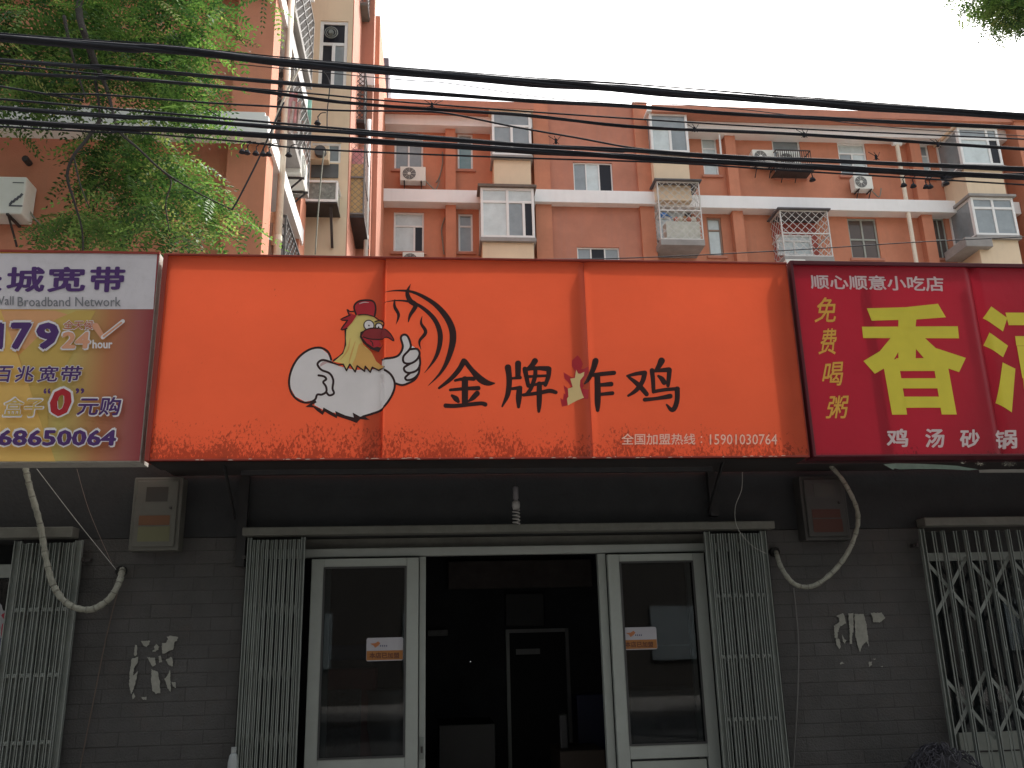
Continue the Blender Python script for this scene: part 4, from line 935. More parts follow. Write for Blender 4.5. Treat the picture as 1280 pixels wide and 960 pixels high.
for d_, a_, b_ in (('1', -12, 6), ('7', 12, 41), ('9', 44, 75)): 
    A.text(d_, Q4(a_-1, 401, b_+1, 441, 2), wh2, .07); A.text(d_, Q4(a_+1, 404, b_-1, 438, 2), pur, .045)
A.text('全天候', Q4(79, 401, 118, 414, 2), wh2, .05); A.text('全天候', Q4(80, 402, 117, 413, 2), flat('printed_rust', (.55, .16, .08)), .012); A.text('24', Q4(76, 414, 115, 439, 2), wh2, .06); A.text('24', Q4(78, 416, 113, 437, 2), slm, .04); A.text('hour', Q4(117, 426, 142, 437), wh2, .03)
A.stroke([(121, 409, 8), (130, 423, 6)], slm, n=1); A.stroke([(130, 423, 5), (155, 403, 5)], wh2, n=1); A.stroke([(131, 422, 2.4), (153, 405, 2.4)], slm, n=1)
for ch, a_, b_ in (('百', -6, 15), ('兆', 20, 43), ('宽', 48, 73), ('带', 76, 102)): A.text(ch, Q4(a_-1, 458, b_+1, 480, 4), wh2, .05); A.text(ch, Q4(a_, 459, b_, 479, 4), pur, .02)
A.text('盒子', Q4(4, 497, 56, 524, 4), wh2, .045); A.text('盒子', Q4(6, 499, 54, 522, 4), flat('printed_mustard', ()), .012)
A.text('0', Q4(59, 484, 92, 524, 6), wh2, .06); A.text('0', Q4(62, 487, 89, 522, 6), rd2, .04); A.text('“', Q4(57, 487, 66, 494), pur, .02); A.text('”', Q4(97, 487, 108, 494), pur, .02)
A.text('元购', Q4(97, 496, 153, 523, 4), wh2, .05); A.text('元购', Q4(98, 498, 151, 521, 4), pur, .022)
A.text('68650064', Q4(-2, 536, 149, 561, 2), wh2, .06); A.text('68650064', Q4(0, 539, 147, 559, 2), pur, .035)
A.build('printed_lettering', ls)
q = MB(); q.box(lx0-.005, lx1+.002, YSG-.014, YSG-.0005, lz1-.012, lz1+.004); q.build('trim', frm, ls)

# ---- frame, brackets under the signs
def stl(nm, a, b, w_, lab, cat='bracket', n=Vector((0, -1, 0)), m=dark_steel): pass
q = MB(); zz = PY(600, 588, -.30).z; xa, xb = PY(302, 588, -.3).x, PY(890, 588, -.3).x
q.box(xa, xb, -.315, -.28, zz-.02, zz+.02); q.box(xa, xb, -.28, -.27, zz-.02, zz-.012); rl = q.build('support_rail', mat('weathered_rail', (.035, .035, .038), .6, dirt=.5)); tag(rl, 'thin steel rail running under the orange sign', 'rail')
q = MB(); q.bar((0, -.585, oz0-.012), (0, -.32, zz+.012), .001, .004, nrm=Vector((0, 0, 1))); k_ = oz0-.006
q = MB(); q.face([(ox0+.02, -.588, oz0-.002), (ox1-.02, -.588, oz0-.002), (ox1-.02, -.318, zz+.016), (ox0+.02, -.318, zz+.016)]); q.face([(ox0+.02, -.588, oz0-.006), (ox0+.02, -.318, zz+.012), (ox1-.02, -.318, zz+.012), (ox1-.02, -.588, oz0-.006)]); q.box(ox0+.02, 7, -.317, -.02, zz+.03, zz+.034); q.build('underside_sheet', dark_steel, sg)  # flat rear part is added to keep the sign's red light off the wall
for i, (pxx, lab) in enumerate(((304, 'dark steel wall bracket under the left end of the orange sign'), (893, 'dark steel wall bracket under the right part of the orange sign'), (-120, 'dark steel wall bracket under the broadband sign, out of view to the left'), (1330, 'dark steel wall bracket under the red sign'))):
    p_ = PY(pxx, 640, -.04); br = thing('sign_bracket', (p_.x, -.02, 2.2), lab, 'bracket', 'steel brackets that carry the signs')
    zlow = PY(304, 708, -.04).z if i == 0 else 2.40
    q = MB(); q.box(p_.x-.03, p_.x+.03, -.055, -.003, zlow, 2.78); q.build('upright', mat('black_bracket_steel', (.016, .015, .016), .6, var=.3), br)
    q = MB(); q.box(p_.x-.025, p_.x+.025, -.58, -.056, 2.74, 2.775); q.build('arm', mat('black_bracket_steel', (.016, .015, .016), .6, var=.3), br)
    q = MB(); q.bar((p_.x-.05, -.06, 2.42), (p_.x-.05, -.50, 2.735), .03, .012, nrm=Vector((1, 0, 0))); q.build('brace', mat('black_bracket_steel', (.016, .015, .016), .6, var=.3), br)
for i, (pxx, pyy, lab) in enumerate(((308, 697, 'small black gate bolt on the wall left of the narrow gate'), (107, 700, 'small black gate bolt beside the far left gate'), (1146, 682, 'small black gate bolt beside the lattice gate'))):
    p_ = PY(pxx, pyy, -.03); q = MB(); q.box(p_.x-.035, p_.x+.035, -.045, .002, p_.z-.012, p_.z+.012); q.tube([(p_.x-.01, -.07, p_.z), (p_.x-.01, -.044, p_.z)], .014, 8); tag(q.build('gate_bolt', dark_steel), lab, 'bolt')

# ---- meter boxes
def meter(a, b, c, d, lab, col, lower, labm):
    x0, x1, z0, z1 = rect(a, b, c, d, -.14); t = thing('meter_box', ((x0+x1)/2, 0, z0), lab, 'meter box')
    m = mat('meter_shell_%s' % lab[:5], col, .5, var=.08, dirt=.4, dirtcol=(.06, .055, .05))
    q = MB(); q.box(x0, x1, -.12, -.0, z0, z1); q.build('body', m, t, bevel=.008)
    q = MB(); s_ = .025; q.box(x0+s_, x1-s_, -.136, -.121, z0+s_, z1-s_); q.build('lid', m, t, bevel=.006)
    w_, h_ = x1-x0, z1-z0
    q = MB(); q.box(x0+w_*.28, x1-w_*.28, -.139, -.1365, z0+h_*.66, z0+h_*.86); q.build('window', mat('meter_window', (.05, .045, .04), .15), t)
    q = MB(); q.box(x0+w_*.18, x1-w_*.2, -.1385, -.1365, z0+h_*.34, z0+h_*.47); q.build('notice', labm, t)
    q = MB(); q.box(x0+w_*.18, x1-w_*.18, -.138, -.1365, z0+h_*.12, z0+h_*.32); q.build('lower_window', lower, t)
    q = MB(); q.tube([(x1-w_*.2, -.15, z0+h_*.57), (x1-w_*.2, -.136, z0+h_*.57)], .009, 8); q.build('lock', dark_steel, t)
meter(163, 596, 225, 688, 'grey plastic meter box on the brick pier below the orange sign', (.10, .098, .085), mat('olive_window', (.12, .12, .065), .4), mat('brown_notice', (.13, .06, .03), .7))
meter(1004, 594, 1061, 675, 'dim meter box with a red label under the red sign', (.042, .040, .038), mat('red_label', (.06, .018, .012), .6), mat('red_label', ()))

# ---- taped conduits and loose wires
def conduit(pts, Y, r_, lab, nseg=8):
    P_ = catmull([PY(a, b, Y+(c[0] if c else 0)) for a, b, *c in pts], nseg)
    q = MB(); n = len(P_); random.seed(3)
    q.tube(P_, [r_*(1+.10*math.sin(i*2.3)+random.uniform(-.1, .1)) for i in range(n)], 8)
    o = q.build('taped_conduit', tape_m, smooth=True); tag(o, lab, 'conduit')
    for i in range(2, n-2, 4):
        i = min(n-3, i+random.randint(0, 2)); d_ = (P_[i+1]-P_[i]).normalized(); q = MB(); q.tube([P_[i]-d_*.003, P_[i]+d_*random.uniform(.002, .008)], r_*1.14, 8); q.build('tape_band', mat('dark_tape', (.14, .135, .11), .6), o)
    return o
conduit([(32, 585), (38, 612), (50, 655), (58, 700), (67, 732), (85, 755), (112, 762), (135, 750), (148, 730), (153, 712, .16)], -.2, .020, 'white taped conduit looping over the far left gate into the wall')
conduit([(1038, 582), (1056, 604), (1072, 640), (1068, 672), (1050, 705), (1020, 731), (995, 731), (978, 712), (970, 690, .16)], -.2, .016, 'white taped conduit looping below the dim meter box into the wall')
def wire(pts, Y, r_, lab, m=wire_m):
    q = MB(); q.tube(catmull([PY(a, b, Y) for a, b in pts], 6), r_, 5); return tag(q.build('loose_wire', m, smooth=True), lab, 'wire')
wire([(46, 586), (95, 650), (145, 712)], -.12, .0022, 'thin straight pale wire from the broadband sign to the wall hole')
wire([(96, 586), (112, 640), (140, 705)], -.08, .0016, 'faint thin wire beside the straight pale wire', mat('brown_wire', (.2, .15, .13)))
wire([(928, 590), (927, 612), (919, 635), (922, 660), (940, 682), (958, 692)], -.15, .0025, 'thin curled pale wire hanging before the right folding gate')
wire([(148, 735), (132, 800), (118, 870), (100, 960), (92, 1010)], -.02, .004, 'dark cable running down the left brick pier', mat('brown_cable', (.10, .075, .06)))
wire([(992, 735), (998, 800), (997, 870), (992, 960), (990, 1010)], -.02, .005, 'grey cable running down the right brick pier', mat('grey_cable', (.14, .135, .13)))
for a, b, lab in ((152, 714, 'dark hole in the left pier where the conduit enters'), (968, 690, 'dark hole in the right pier where the conduit enters')):
    p_ = PY(a, b, -.01); q = MB(); q.tube([(p_.x, -.03, p_.z), (p_.x, .0, p_.z)], .035, 10); tag(q.build('wall_sleeve', mat('painted_hole_dark', (.012, .012, .012), .9)), lab, 'sleeve')  # solid black plug, the darkness inside the hole put into its colour

# ---- spiral lamp bulb under the sign
p_ = PY(645, 632, -.2); zt_ = PY(645, 608, -.2).z; zb_ = PY(645, 655, -.2).z; H_ = zt_-zb_
bl = thing('spiral_bulb', (p_.x, -.2, zb_), 'unlit spiral energy saving bulb hanging above the open door', 'light bulb')
q = MB(); q.tube([(p_.x, -.2, zt_+.10), (p_.x, -.2, zt_)], .004, 5); q.build('cord', dark_steel, bl)
q = MB(); q.tube([(p_.x, -.2, zt_), (p_.x, -.2, zt_-.006), (p_.x, -.2, zt_-H_*.32), (p_.x, -.2, zt_-H_*.36)], [.012, .019, .019, .014], 12); q.build('socket', mat('grey_socket', (.16, .15, .16), .6), bl, smooth=True)
q = MB(); q.tube([(p_.x, -.2, zt_-H_*.37), (p_.x, -.2, zt_-H_*.42), (p_.x, -.2, zt_-H_*.52), (p_.x, -.2, zt_-H_*.62)], [.013, .026, .028, .022], 14); q.build('ballast', mat('bulb_white', (.30, .29, .28), .4), bl, smooth=True)
q = MB(); q.tube([(p_.x+.022*math.cos(a_*.45), -.2+.022*math.sin(a_*.45), zt_-H_*(.63+.37*a_/56)) for a_ in range(57)], .006, 6); q.build('spiral_tube', mat('bulb_white', ()), bl, smooth=True)

# ---- torn poster remnants
def remnant(org, k, polys, lab):
    m = mat('torn_paper', (.25, .25, .22), .95, var=.2, scale=30)
    t = thing('poster_remnant', tuple(PY(org[0]+40, org[1]+50, -.003)), lab, 'poster')
    A = Art(-.004, o=org, k=k, base=.0, step=.0001); random.seed(11)
    for P_ in polys:
        Q_ = []
        for i in range(len(P_)):
            a, b = P_[i], P_[(i+1) % len(P_)]; n_ = max(2, int(math.hypot(a[0]-b[0], a[1]-b[1])/11))
            for j in range(n_): Q_.append((a[0]+(b[0]-a[0])*j/n_+random.uniform(-4, 4), a[1]+(b[1]-a[1])*j/n_+random.uniform(-4, 4)))
        A.poly(Q_, m); A.build('paper_scrap', t); h0 = A.h; A = Art(-.004, o=org, k=k, base=h0, step=.0001)
remnant((150, 780), 8.72, [[(228, 185), (325, 182), (318, 225), (290, 248), (255, 235)], [(370, 245), (395, 218), (428, 250), (415, 280), (385, 305), (350, 295), (378, 280)], [(510, 140), (545, 128), (635, 140), (620, 180), (595, 190), (585, 275), (545, 290), (500, 318), (462, 322), (455, 205), (500, 205), (522, 165)], [(165, 225), (188, 228), (185, 330), (170, 350), (150, 340)], [(125, 380), (200, 360), (190, 430), (150, 480), (145, 560), (195, 510), (180, 590), (150, 700), (120, 765), (98, 670), (108, 520)], [(130, 790), (150, 745), (165, 790), (140, 828)], [(295, 360), (380, 370), (390, 440), (355, 465), (320, 410)], [(345, 495), (410, 520), (432, 620), (440, 750), (395, 762), (350, 720), (338, 600)], [(500, 385), (560, 360), (578, 400), (575, 465), (530, 450)], [(485, 600), (520, 560), (545, 500), (550, 600), (555, 740), (520, 700)], [(560, 630), (605, 635), (612, 700), (580, 680)], [(235, 800), (290, 792), (285, 825), (245, 822)], [(420, 350), (445, 345), (460, 412), (430, 420)]], 'torn white poster scraps on the left brick pier')
remnant((1030, 750), 9.6, [[(145, 190), (230, 158), (250, 200), (262, 280), (190, 320), (165, 400), (165, 460), (130, 450), (120, 310), (190, 260), (180, 210)], [(140, 460), (185, 470), (205, 560), (185, 588), (145, 530)], [(290, 160), (352, 158), (355, 380), (340, 400), (335, 530), (310, 530), (305, 330)], [(365, 165), (475, 170), (510, 290), (540, 560), (510, 500), (460, 545), (430, 625), (400, 540), (375, 420)], [(560, 155), (690, 152), (735, 218), (670, 268), (590, 265), (585, 210)], [(215, 415), (245, 470), (270, 480), (250, 528), (228, 500)], [(188, 755), (215, 740), (240, 760), (200, 775)], [(535, 740), (575, 740), (570, 780), (545, 800)], [(580, 705), (618, 702), (610, 718)], [(665, 795), (700, 790), (702, 805)]], 'torn grey paper scraps on the right brick pier')

# ---- stickers on the door glass
def sticker(a, b, c, d, lab, sk):
    Y = fy-.036; t = thing('door_sticker', tuple(PY((a+c)/2, d, Y)), lab, 'sticker', 'notice stickers on the shop doors')
    x0, x1, z0, z1 = rect(a, b, c, d, Y); r_ = .012; pts = []
    for (cx, cz, a0) in ((x1-r_, z1-r_, 0), (x0+r_, z1-r_, 90), (x0+r_, z0+r_, 180), (x1-r_, z0+r_, 270)):
        for j in range(5): an = R(a0+22.5*j); pts.append((cx+r_*math.cos(an), cz+r_*math.sin(an)))
    q = MB(); q.face([(x, Y, z) for x, z in reversed(pts)]); n = len(pts)
    for i in range(n): j = (i+1) % n; q.face([(pts[i][0], Y, pts[i][1]), (pts[j][0], Y, pts[j][1]), (pts[j][0], Y+.001, pts[j][1]), (pts[i][0], Y+.001, pts[i][1])])
    q.build('card', flat('sticker_white', (.36, .35, .38)), t)
    h_ = z1-z0; q = MB(); q.box(x0+.002, x1-.002, Y-.0006, Y-.0001, z0+.006, z0+h_*.44); q.build('orange_strip', flat('sticker_orange', (.30, .12, .03)), t)
    A = Art(Y, base=.0012, step=.0001); dx, dy = c-a, d-b
    A.text('本店已加盟', Q4(a+dx*.08, b+dy*.64, c-dx*.10, b+dy*.90), flat('sticker_brown', (.10, .03, .015)), .03)
    A.poly([(a+dx*.10, b+dy*.26), (a+dx*.24, b+dy*.24), (a+dx*.32, b+dy*.16), (a+dx*.38, b+dy*.24), (a+dx*.33, b+dy*.34), (a+dx*.24, b+dy*.44), (a+dx*.19, b+dy*.34)], flat('sticker_bird', (.36, .13, .05)))
    for i in range(4): A.poly([(a+dx*(.37+.055*i), b+dy*.32), (a+dx*(.40+.055*i), b+dy*.32), (a+dx*(.40+.055*i), b+dy*.39), (a+dx*(.37+.055*i), b+dy*.39)], flat('sticker_ink', (.08, .08, .14)))
    A.build('print', t)
sticker(458, 797, 504, 826, 'white and orange sticker on the left glass door', 0)
sticker(778, 784, 821, 812, 'white and orange sticker on the right glass door', 0)
t = thing('window_sticker', tuple(PY(0, 815, .16)), 'red and grey round sticker on the far left dark glass', 'sticker')
A = Art(.16, base=.001, o=(0, 670), k=5.05); gs = flat('sticker_grey', (.33, .33, .35)); rs_ = flat('sticker_red', (.30, .02, .04))
A.poly([(-90, 440), (0, 425), (20, 470), (58, 480), (60, 560), (40, 720), (-20, 780), (-90, 740)], gs, smooth=3); A.poly([(8, 500), (40, 485), (52, 510), (48, 600), (10, 640), (12, 560), (35, 540)], rs_, smooth=3); A.poly([(-60, 520), (-5, 540), (-10, 600), (-60, 620)], rs_); A.poly([(-60, 660), (20, 640), (32, 665), (10, 690), (-60, 700)], flat('sticker_ink', ())); A.poly([(-60, 725), (20, 720), (0, 755), (-60, 765)], rs_); A.build('print', t)

# ---- torn teal tarpaulin strip below the red sign
t = thing('tarpaulin_strip', (3.2, -.45, 2.68), 'torn pale teal tarpaulin edge sticking out under the red sign', 'tarpaulin')
A = Art(-.45, o=(1090, 560), k=6.737, base=0, step=.0004); tl = mat('pale_teal_sheet', (.24, .36, .31), .6, var=.15, scale=12, dirt=.3)
A.poly([(95, 137), (200, 128), (400, 132), (560, 140), (720, 150), (800, 165), (900, 180), (820, 187), (600, 178), (380, 176), (230, 180), (190, 172), (178, 184), (150, 168)], tl)
A.poly([(900, 185), (1000, 180), (1500, 178), (1500, 206), (905, 208)], mat('grey_sheet_edge', (.26, .26, .24), .7))
A.build('strip', t)
q = MB(); random.seed(9)
for (cx, cy, sx_, sy_, n_) in ((905, 132, 45, 16, 70), (765, 128, 22, 10, 24), (1160, 135, 60, 18, 60)):
    for i in range(n_):
        u, v = random.gauss(0, .5), random.gauss(0, .5); p_ = PY(1090+(cx+u*sx_)/6.737, 560+(cy+v*sy_)/6.737, -.44+random.uniform(-.03, .03)); s_ = .006
        q.face([(p_.x+random.uniform(-s_, s_), p_.y+random.uniform(-s_, s_), p_.z+random.uniform(-s_, s_)) for _ in range(3)])
q.build('rubble_bits', mat('pale_rubble', (.28, .29, .24), .9), t)

# ---- bottle on a stool, dark net heap
p_ = PY(291, 958, -.22)
st = thing('stool', (p_.x, -.22, 0), 'small wooden stool by the left brick pier, below the picture', 'stool')
q = MB(); zt_ = PY(291, 985, -.22).z; q.box(p_.x-.14, p_.x+.14, -.36, -.08, zt_-.03, zt_); q.build('seat', mat('old_wood', (.2, .13, .08), .8), st, bevel=.005)
for sx_ in (-.11, .11):
    for sy_ in (-.33, -.11): q = MB(); q.bar((p_.x+sx_, sy_, 0), (p_.x+sx_, sy_, zt_-.031), .03); q.build('leg', mat('old_wood', ()), st)
zb_ = PY(291, 934, -.22).z
bt = thing('bottle', (p_.x, -.22, zt_), 'white plastic bottle top at the foot of the left narrow gate', 'bottle')
q = MB(); h_ = zb_-zt_; q.tube([(p_.x, -.22, zt_), (p_.x, -.22, zt_+h_*.05), (p_.x, -.22, zt_+h_*.62), (p_.x, -.22, zt_+h_*.8), (p_.x, -.22, zt_+h_*.86)], [.028, .032, .032, .024, .014], 14); q.build('body', mat('white_plastic', (.30, .32, .32), .4), bt, smooth=True)
q = MB(); q.tube([(p_.x, -.22, zt_+h_*.86), (p_.x, -.22, zb_)], .016, 12); q.build('cap', mat('white_plastic', ()), bt)
random.seed(21)
ct = thing('net_heap', (3.55, -.35, 0), 'heap of tangled black netting at the foot of the lattice gate', 'netting')
q = MB()
pc = PY(1178, 965, -.35); c0 = Vector((pc.x, -.35, pc.z-.30))
def heap_pt(u, v, r_=1): return c0+Vector((.34*r_*math.cos(u)*math.cos(v), .22*r_*math.sin(u)*math.cos(v), .46*r_*math.sin(v)))
for k in range(150):
    u, v = random.uniform(0, 6.3), random.uniform(-.1, 1.5); pts = []
    for j in range(7):
        u += random.uniform(-.35, .35); v += random.uniform(-.25, .25); pts.append(heap_pt(u, min(max(v, -.3), 1.5), 1+random.uniform(-.06, .05)))
    q.tube(catmull(pts, 3), .0028, 4, False)
q.build('strands', mat('black_net', (.035, .034, .045), .45, var=.5, scale=30), ct, kind='stuff')
q = MB(); rows = []
for i in range(9):
    v = -.5+2.07*i/8; rows.append([heap_pt(2*math.pi*j/20, v, .93) for j in range(20)])
for i in range(8):
    for j in range(20): q.face([rows[i][j], rows[i][(j+1) % 20], rows[i+1][(j+1) % 20], rows[i+1][j]])
q.build('core', mat('black_core', (.018, .017, .02), .9), ct, smooth=True)
q = MB(); q.box(c0.x-.3, c0.x+.3, -.55, -.15, .02, c0.z-.1); q.build('crate', mat('dark_crate', (.04, .04, .045), .7), ct)

# ================================================================== SHOP INTERIOR
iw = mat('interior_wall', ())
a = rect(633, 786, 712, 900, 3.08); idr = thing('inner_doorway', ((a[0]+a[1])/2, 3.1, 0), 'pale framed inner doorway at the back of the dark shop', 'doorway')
q = MB(); q.box(a[0], a[0]+.035, 3.04, 3.11, .02, a[3]); q.build('jamb', alu, idr); q = MB(); q.box(a[1]-.035, a[1], 3.04, 3.11, .02, a[3]); q.build('jamb', mat('shaded_alu', (.2, .2, .2)), idr)  # right jamb uses a darker copy of the metal, shade painted in
q = MB(); q.box(a[0]+.035, a[1]-.035, 3.04, 3.11, a[3]-.035, a[3]); q.build('lintel', mat('mid_alu', (.3, .3, .3)), idr); q = MB(); q.box(a[0]+.036, a[1]-.036, 3.08, 3.11, .02, a[3]-.036); q.build('opening', mat('painted_doorway_dark', (.008, .008, .01)), idr)  # dark board fills the doorway, painting the darkness beyond it
q = MB(); b_ = rect(645, 811, 675, 818, 3.07); q.box(b_[0], b_[1], 3.06, 3.075, b_[2], b_[3]); q.build('note', mat('mid_alu', ()), idr)
def ibox(nm, px, Y, dep, m, lab, cat, zb=.02, bevel=.01):
    a = rect(*px, Y); t = thing(nm, ((a[0]+a[1])/2, Y, zb), lab, cat); q = MB(); q.box(a[0], a[1], Y, Y+dep, zb, a[3]); return t, q.build('body', m, t, bevel=bevel), a
t, _, a = ibox('cabinet', (632, 742, 680, 782), 2.98, .12, mat('dim_panel', (.06, .06, .06)), 'dim grey wall cabinet above the inner doorway', 'cabinet', zb=0); 
t.children[0].data.transform(Matrix.Translation((0, 0, 0)))
for v in t.children[0].data.vertices:
    if v.co.z < .1: v.co.z = rect(632, 742, 680, 782, 2.98)[2]
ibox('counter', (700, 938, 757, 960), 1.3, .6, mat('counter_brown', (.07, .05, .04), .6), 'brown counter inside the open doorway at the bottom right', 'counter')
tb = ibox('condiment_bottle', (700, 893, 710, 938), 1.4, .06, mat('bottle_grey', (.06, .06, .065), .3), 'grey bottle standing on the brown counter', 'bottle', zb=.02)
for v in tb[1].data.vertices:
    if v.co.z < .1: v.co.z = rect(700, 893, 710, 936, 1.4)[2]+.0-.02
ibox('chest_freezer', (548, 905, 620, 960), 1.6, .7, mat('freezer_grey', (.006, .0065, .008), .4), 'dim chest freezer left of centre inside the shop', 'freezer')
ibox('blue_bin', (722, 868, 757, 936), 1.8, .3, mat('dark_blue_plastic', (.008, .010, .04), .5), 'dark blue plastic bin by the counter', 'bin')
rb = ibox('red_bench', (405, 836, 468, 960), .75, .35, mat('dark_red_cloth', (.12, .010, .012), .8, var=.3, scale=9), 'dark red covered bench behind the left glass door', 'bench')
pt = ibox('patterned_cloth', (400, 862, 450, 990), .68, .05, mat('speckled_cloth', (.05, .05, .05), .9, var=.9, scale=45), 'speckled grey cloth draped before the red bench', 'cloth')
pot = thing('pot', (PY(480, 880, .8).x, .85, 0), 'large pale pot standing right of the red bench', 'pot')
pp = PY(483, 862, .8); q = MB(); q.tube([(pp.x, .85, .6), (pp.x, .85, .66), (pp.x, .85, pp.z-.25), (pp.x, .85, pp.z-.05), (pp.x, .85, pp.z)], [.10, .12, .17, .165, .18], 20); q.build('bowl', mat('pot_metal', (.08, .08, .08), .4, metal=.5), pot, smooth=True); q = MB(); q.box(pp.x-.2, pp.x+.2, .7, 1.05, .02, .598); q.build('stand', mat('dim_panel', ()), pot)
ibox('blue_tray', (410, 806, 468, 816), 1.6, .3, mat('dark_blue_tray', (.03, .05, .10)), 'bluish tray line seen through the left glass door', 'tray', zb=1.45)
for (px_, Y, m_, lab, cat, zb_) in (((785, 806, 870, 822), 1.5, (.16, .16, .16), 'grey shelf edge behind the right glass door', 'shelf', 1.5), ((790, 862, 885, 960), .9, (.12, .125, .13), 'grey cloth covered table behind the right glass door', 'table', .02), ((560, 700, 740, 735), 3.0, (.11, .09, .085), 'faded paper garland high on the back wall', 'garland', 2.1), ((535, 795, 560, 800), 2.9, (.2, .2, .2), 'small pale wall shelf on the left of the back wall', 'shelf', 1.7)):
    ibox('shelf' if cat == 'shelf' else cat, px_, Y, .08 if cat != 'table' else .6, mat('int_%s' % lab[:8], m_, .7, var=.3, scale=6), lab, cat, zb=zb_)
fl_ = PY(588, 827, 2.95); q = MB(); q.tube([(fl_.x, 2.93, fl_.z), (fl_.x, 2.95, fl_.z)], .006, 6); m = bpy.data.materials.new('led'); m.use_nodes = True; m.node_tree.nodes['Principled BSDF'].inputs['Emission Color'].default_value = (.8, .9, 1, 1); m.node_tree.nodes['Principled BSDF'].inputs['Emission Strength'].default_value = .15
tag(q.build('standby_light', m), 'tiny white standby light in the dark shop interior', 'light')

# ================================================================== OVERHEAD CABLES
def cable(pts, Y, rad, strands, lab, grp=None, slope=.0, tw=.3):
    rad *= .84
    P_ = []
    for a, b in pts: P_.append(PY(a, b, Y+slope*(a-640)/640))
    d0 = (P_[1]-P_[0]); P_.insert(0, P_[0]-d0.normalized()*6+Vector((0, 0, .12))); d1 = P_[-1]-P_[-2]; P_.append(P_[-1]+d1.normalized()*6)
    C_ = catmull(P_, 8); q = MB(); n = len(C_)
    if strands == 1: q.tube(C_, rad, 6)
    else:
        for s_ in range(strands):
            a0 = 2*math.pi*s_/strands; rs_ = rad*.52; L_ = []
            for i, c_ in enumerate(C_):
                an = a0+i*.55*tw; w_ = rad*.55*(1+.25*math.sin(i*.8+s_*2)); L_.append(c_+Vector((0, math.cos(an), math.sin(an)))*w_)
            q.tube(L_, rs_*(1.0 if s_ else 1.2), 6)
    o = q.build('overhead_cable', cable_m, smooth=True); o['label'] = lab; o['category'] = 'cable'; o['group'] = 'black overhead cables crossing above the signs'
    return o
YK = -1.3
cable([(0, 48), (200, 62), (400, 82), (640, 101), (800, 113), (1000, 128), (1280, 146)], YK, .030, 4, 'thickest cable bundle, topmost across the sky')
cable([(0, 42), (160, 53), (400, 76), (640, 96), (800, 106), (1000, 122), (1280, 143)], YK+.05, .009, 2, 'slim cable riding just above the thickest bundle')
cable([(0, 75), (130, 84), (400, 107), (640, 124), (800, 134), (1000, 147), (1280, 160)], YK-.1, .0155, 3, 'second cable bundle from the top')
cable([(0, 90), (133, 97), (270, 108), (400, 124), (460, 131), (640, 143), (800, 159), (1000, 168), (1280, 186)], YK+.1, .013, 3, 'third cable bundle with wire clips')
cable([(0, 80), (400, 118), (460, 124), (640, 138), (800, 149), (1000, 161), (1280, 174)], YK+.12, .007, 1, 'thin messenger wire above the third bundle')
cable([(0, 108), (60, 117), (120, 118), (200, 124), (267, 129), (340, 133), (420, 138), (505, 139), (560, 142), (640, 158), (720, 172), (800, 186), (900, 194), (1000, 200), (1280, 214)], YK+.2, .008, 1, 'wavy thin cable that drops to join the lower bundles')
cable([(0, 135), (200, 148), (400, 163), (640, 180), (800, 189), (1000, 200), (1280, 211)], YK-.05, .0165, 3, 'upper one of the two low cable bundles')
cable([(0, 152), (200, 162), (400, 173), (640, 187), (800, 197), (1000, 208), (1280, 222)], YK, .0215, 4, 'lower one of the two low cable bundles, thick and dark')
cable([(0, 158), (150, 165), (300, 177), (400, 187), (640, 197), (800, 202), (880, 206), (1000, 214), (1280, 231)], YK-.02, .007, 1, 'thin wire carrying small black hooks under the low bundles')
cable([(640, 179), (800, 190), (1000, 206), (1180, 221), (1280, 217)], YK+.04, .009, 1, 'slack thin cable looping at the right between low bundles')
cable([(460, 96), (560, 104), (700, 124), (900, 134), (1100, 158), (1280, 170)], 6, .009, 1, 'faint thin wire farther back across the pale sky')
cable([(640, 324), (800, 322), (1000, 312), (1140, 303), (1280, 296)], 9, .012, 1, 'low thin wire rising to the right just above the signs')
cable([(165, 175), (230, 222), (300, 258), (330, 272)], 3.2, .006, 1, 'thin slanting wire through the leaves') if False else None
wire([(355, 128), (345, 150), (325, 195), (300, 245), (290, 262)], -.9, .006, 'thin wire dropping from the cables to the left past the corner', cable_m)
wire([(405, 188), (402, 215), (398, 260), (394, 318)], 5.0, .010, 'pale wire hanging down the beige wall', tape_m)
wire([(390, 74), (378, 80), (362, 108), (350, 135), (343, 155), (337, 185)], -.8, .009, 'pale bent cord tied round the cable bundles', pipe_m)
wire([(405, 90), (412, 105), (409, 140), (409, 165)], 9.9, .012, 'dark cord hanging before the beige wall', cable_m)
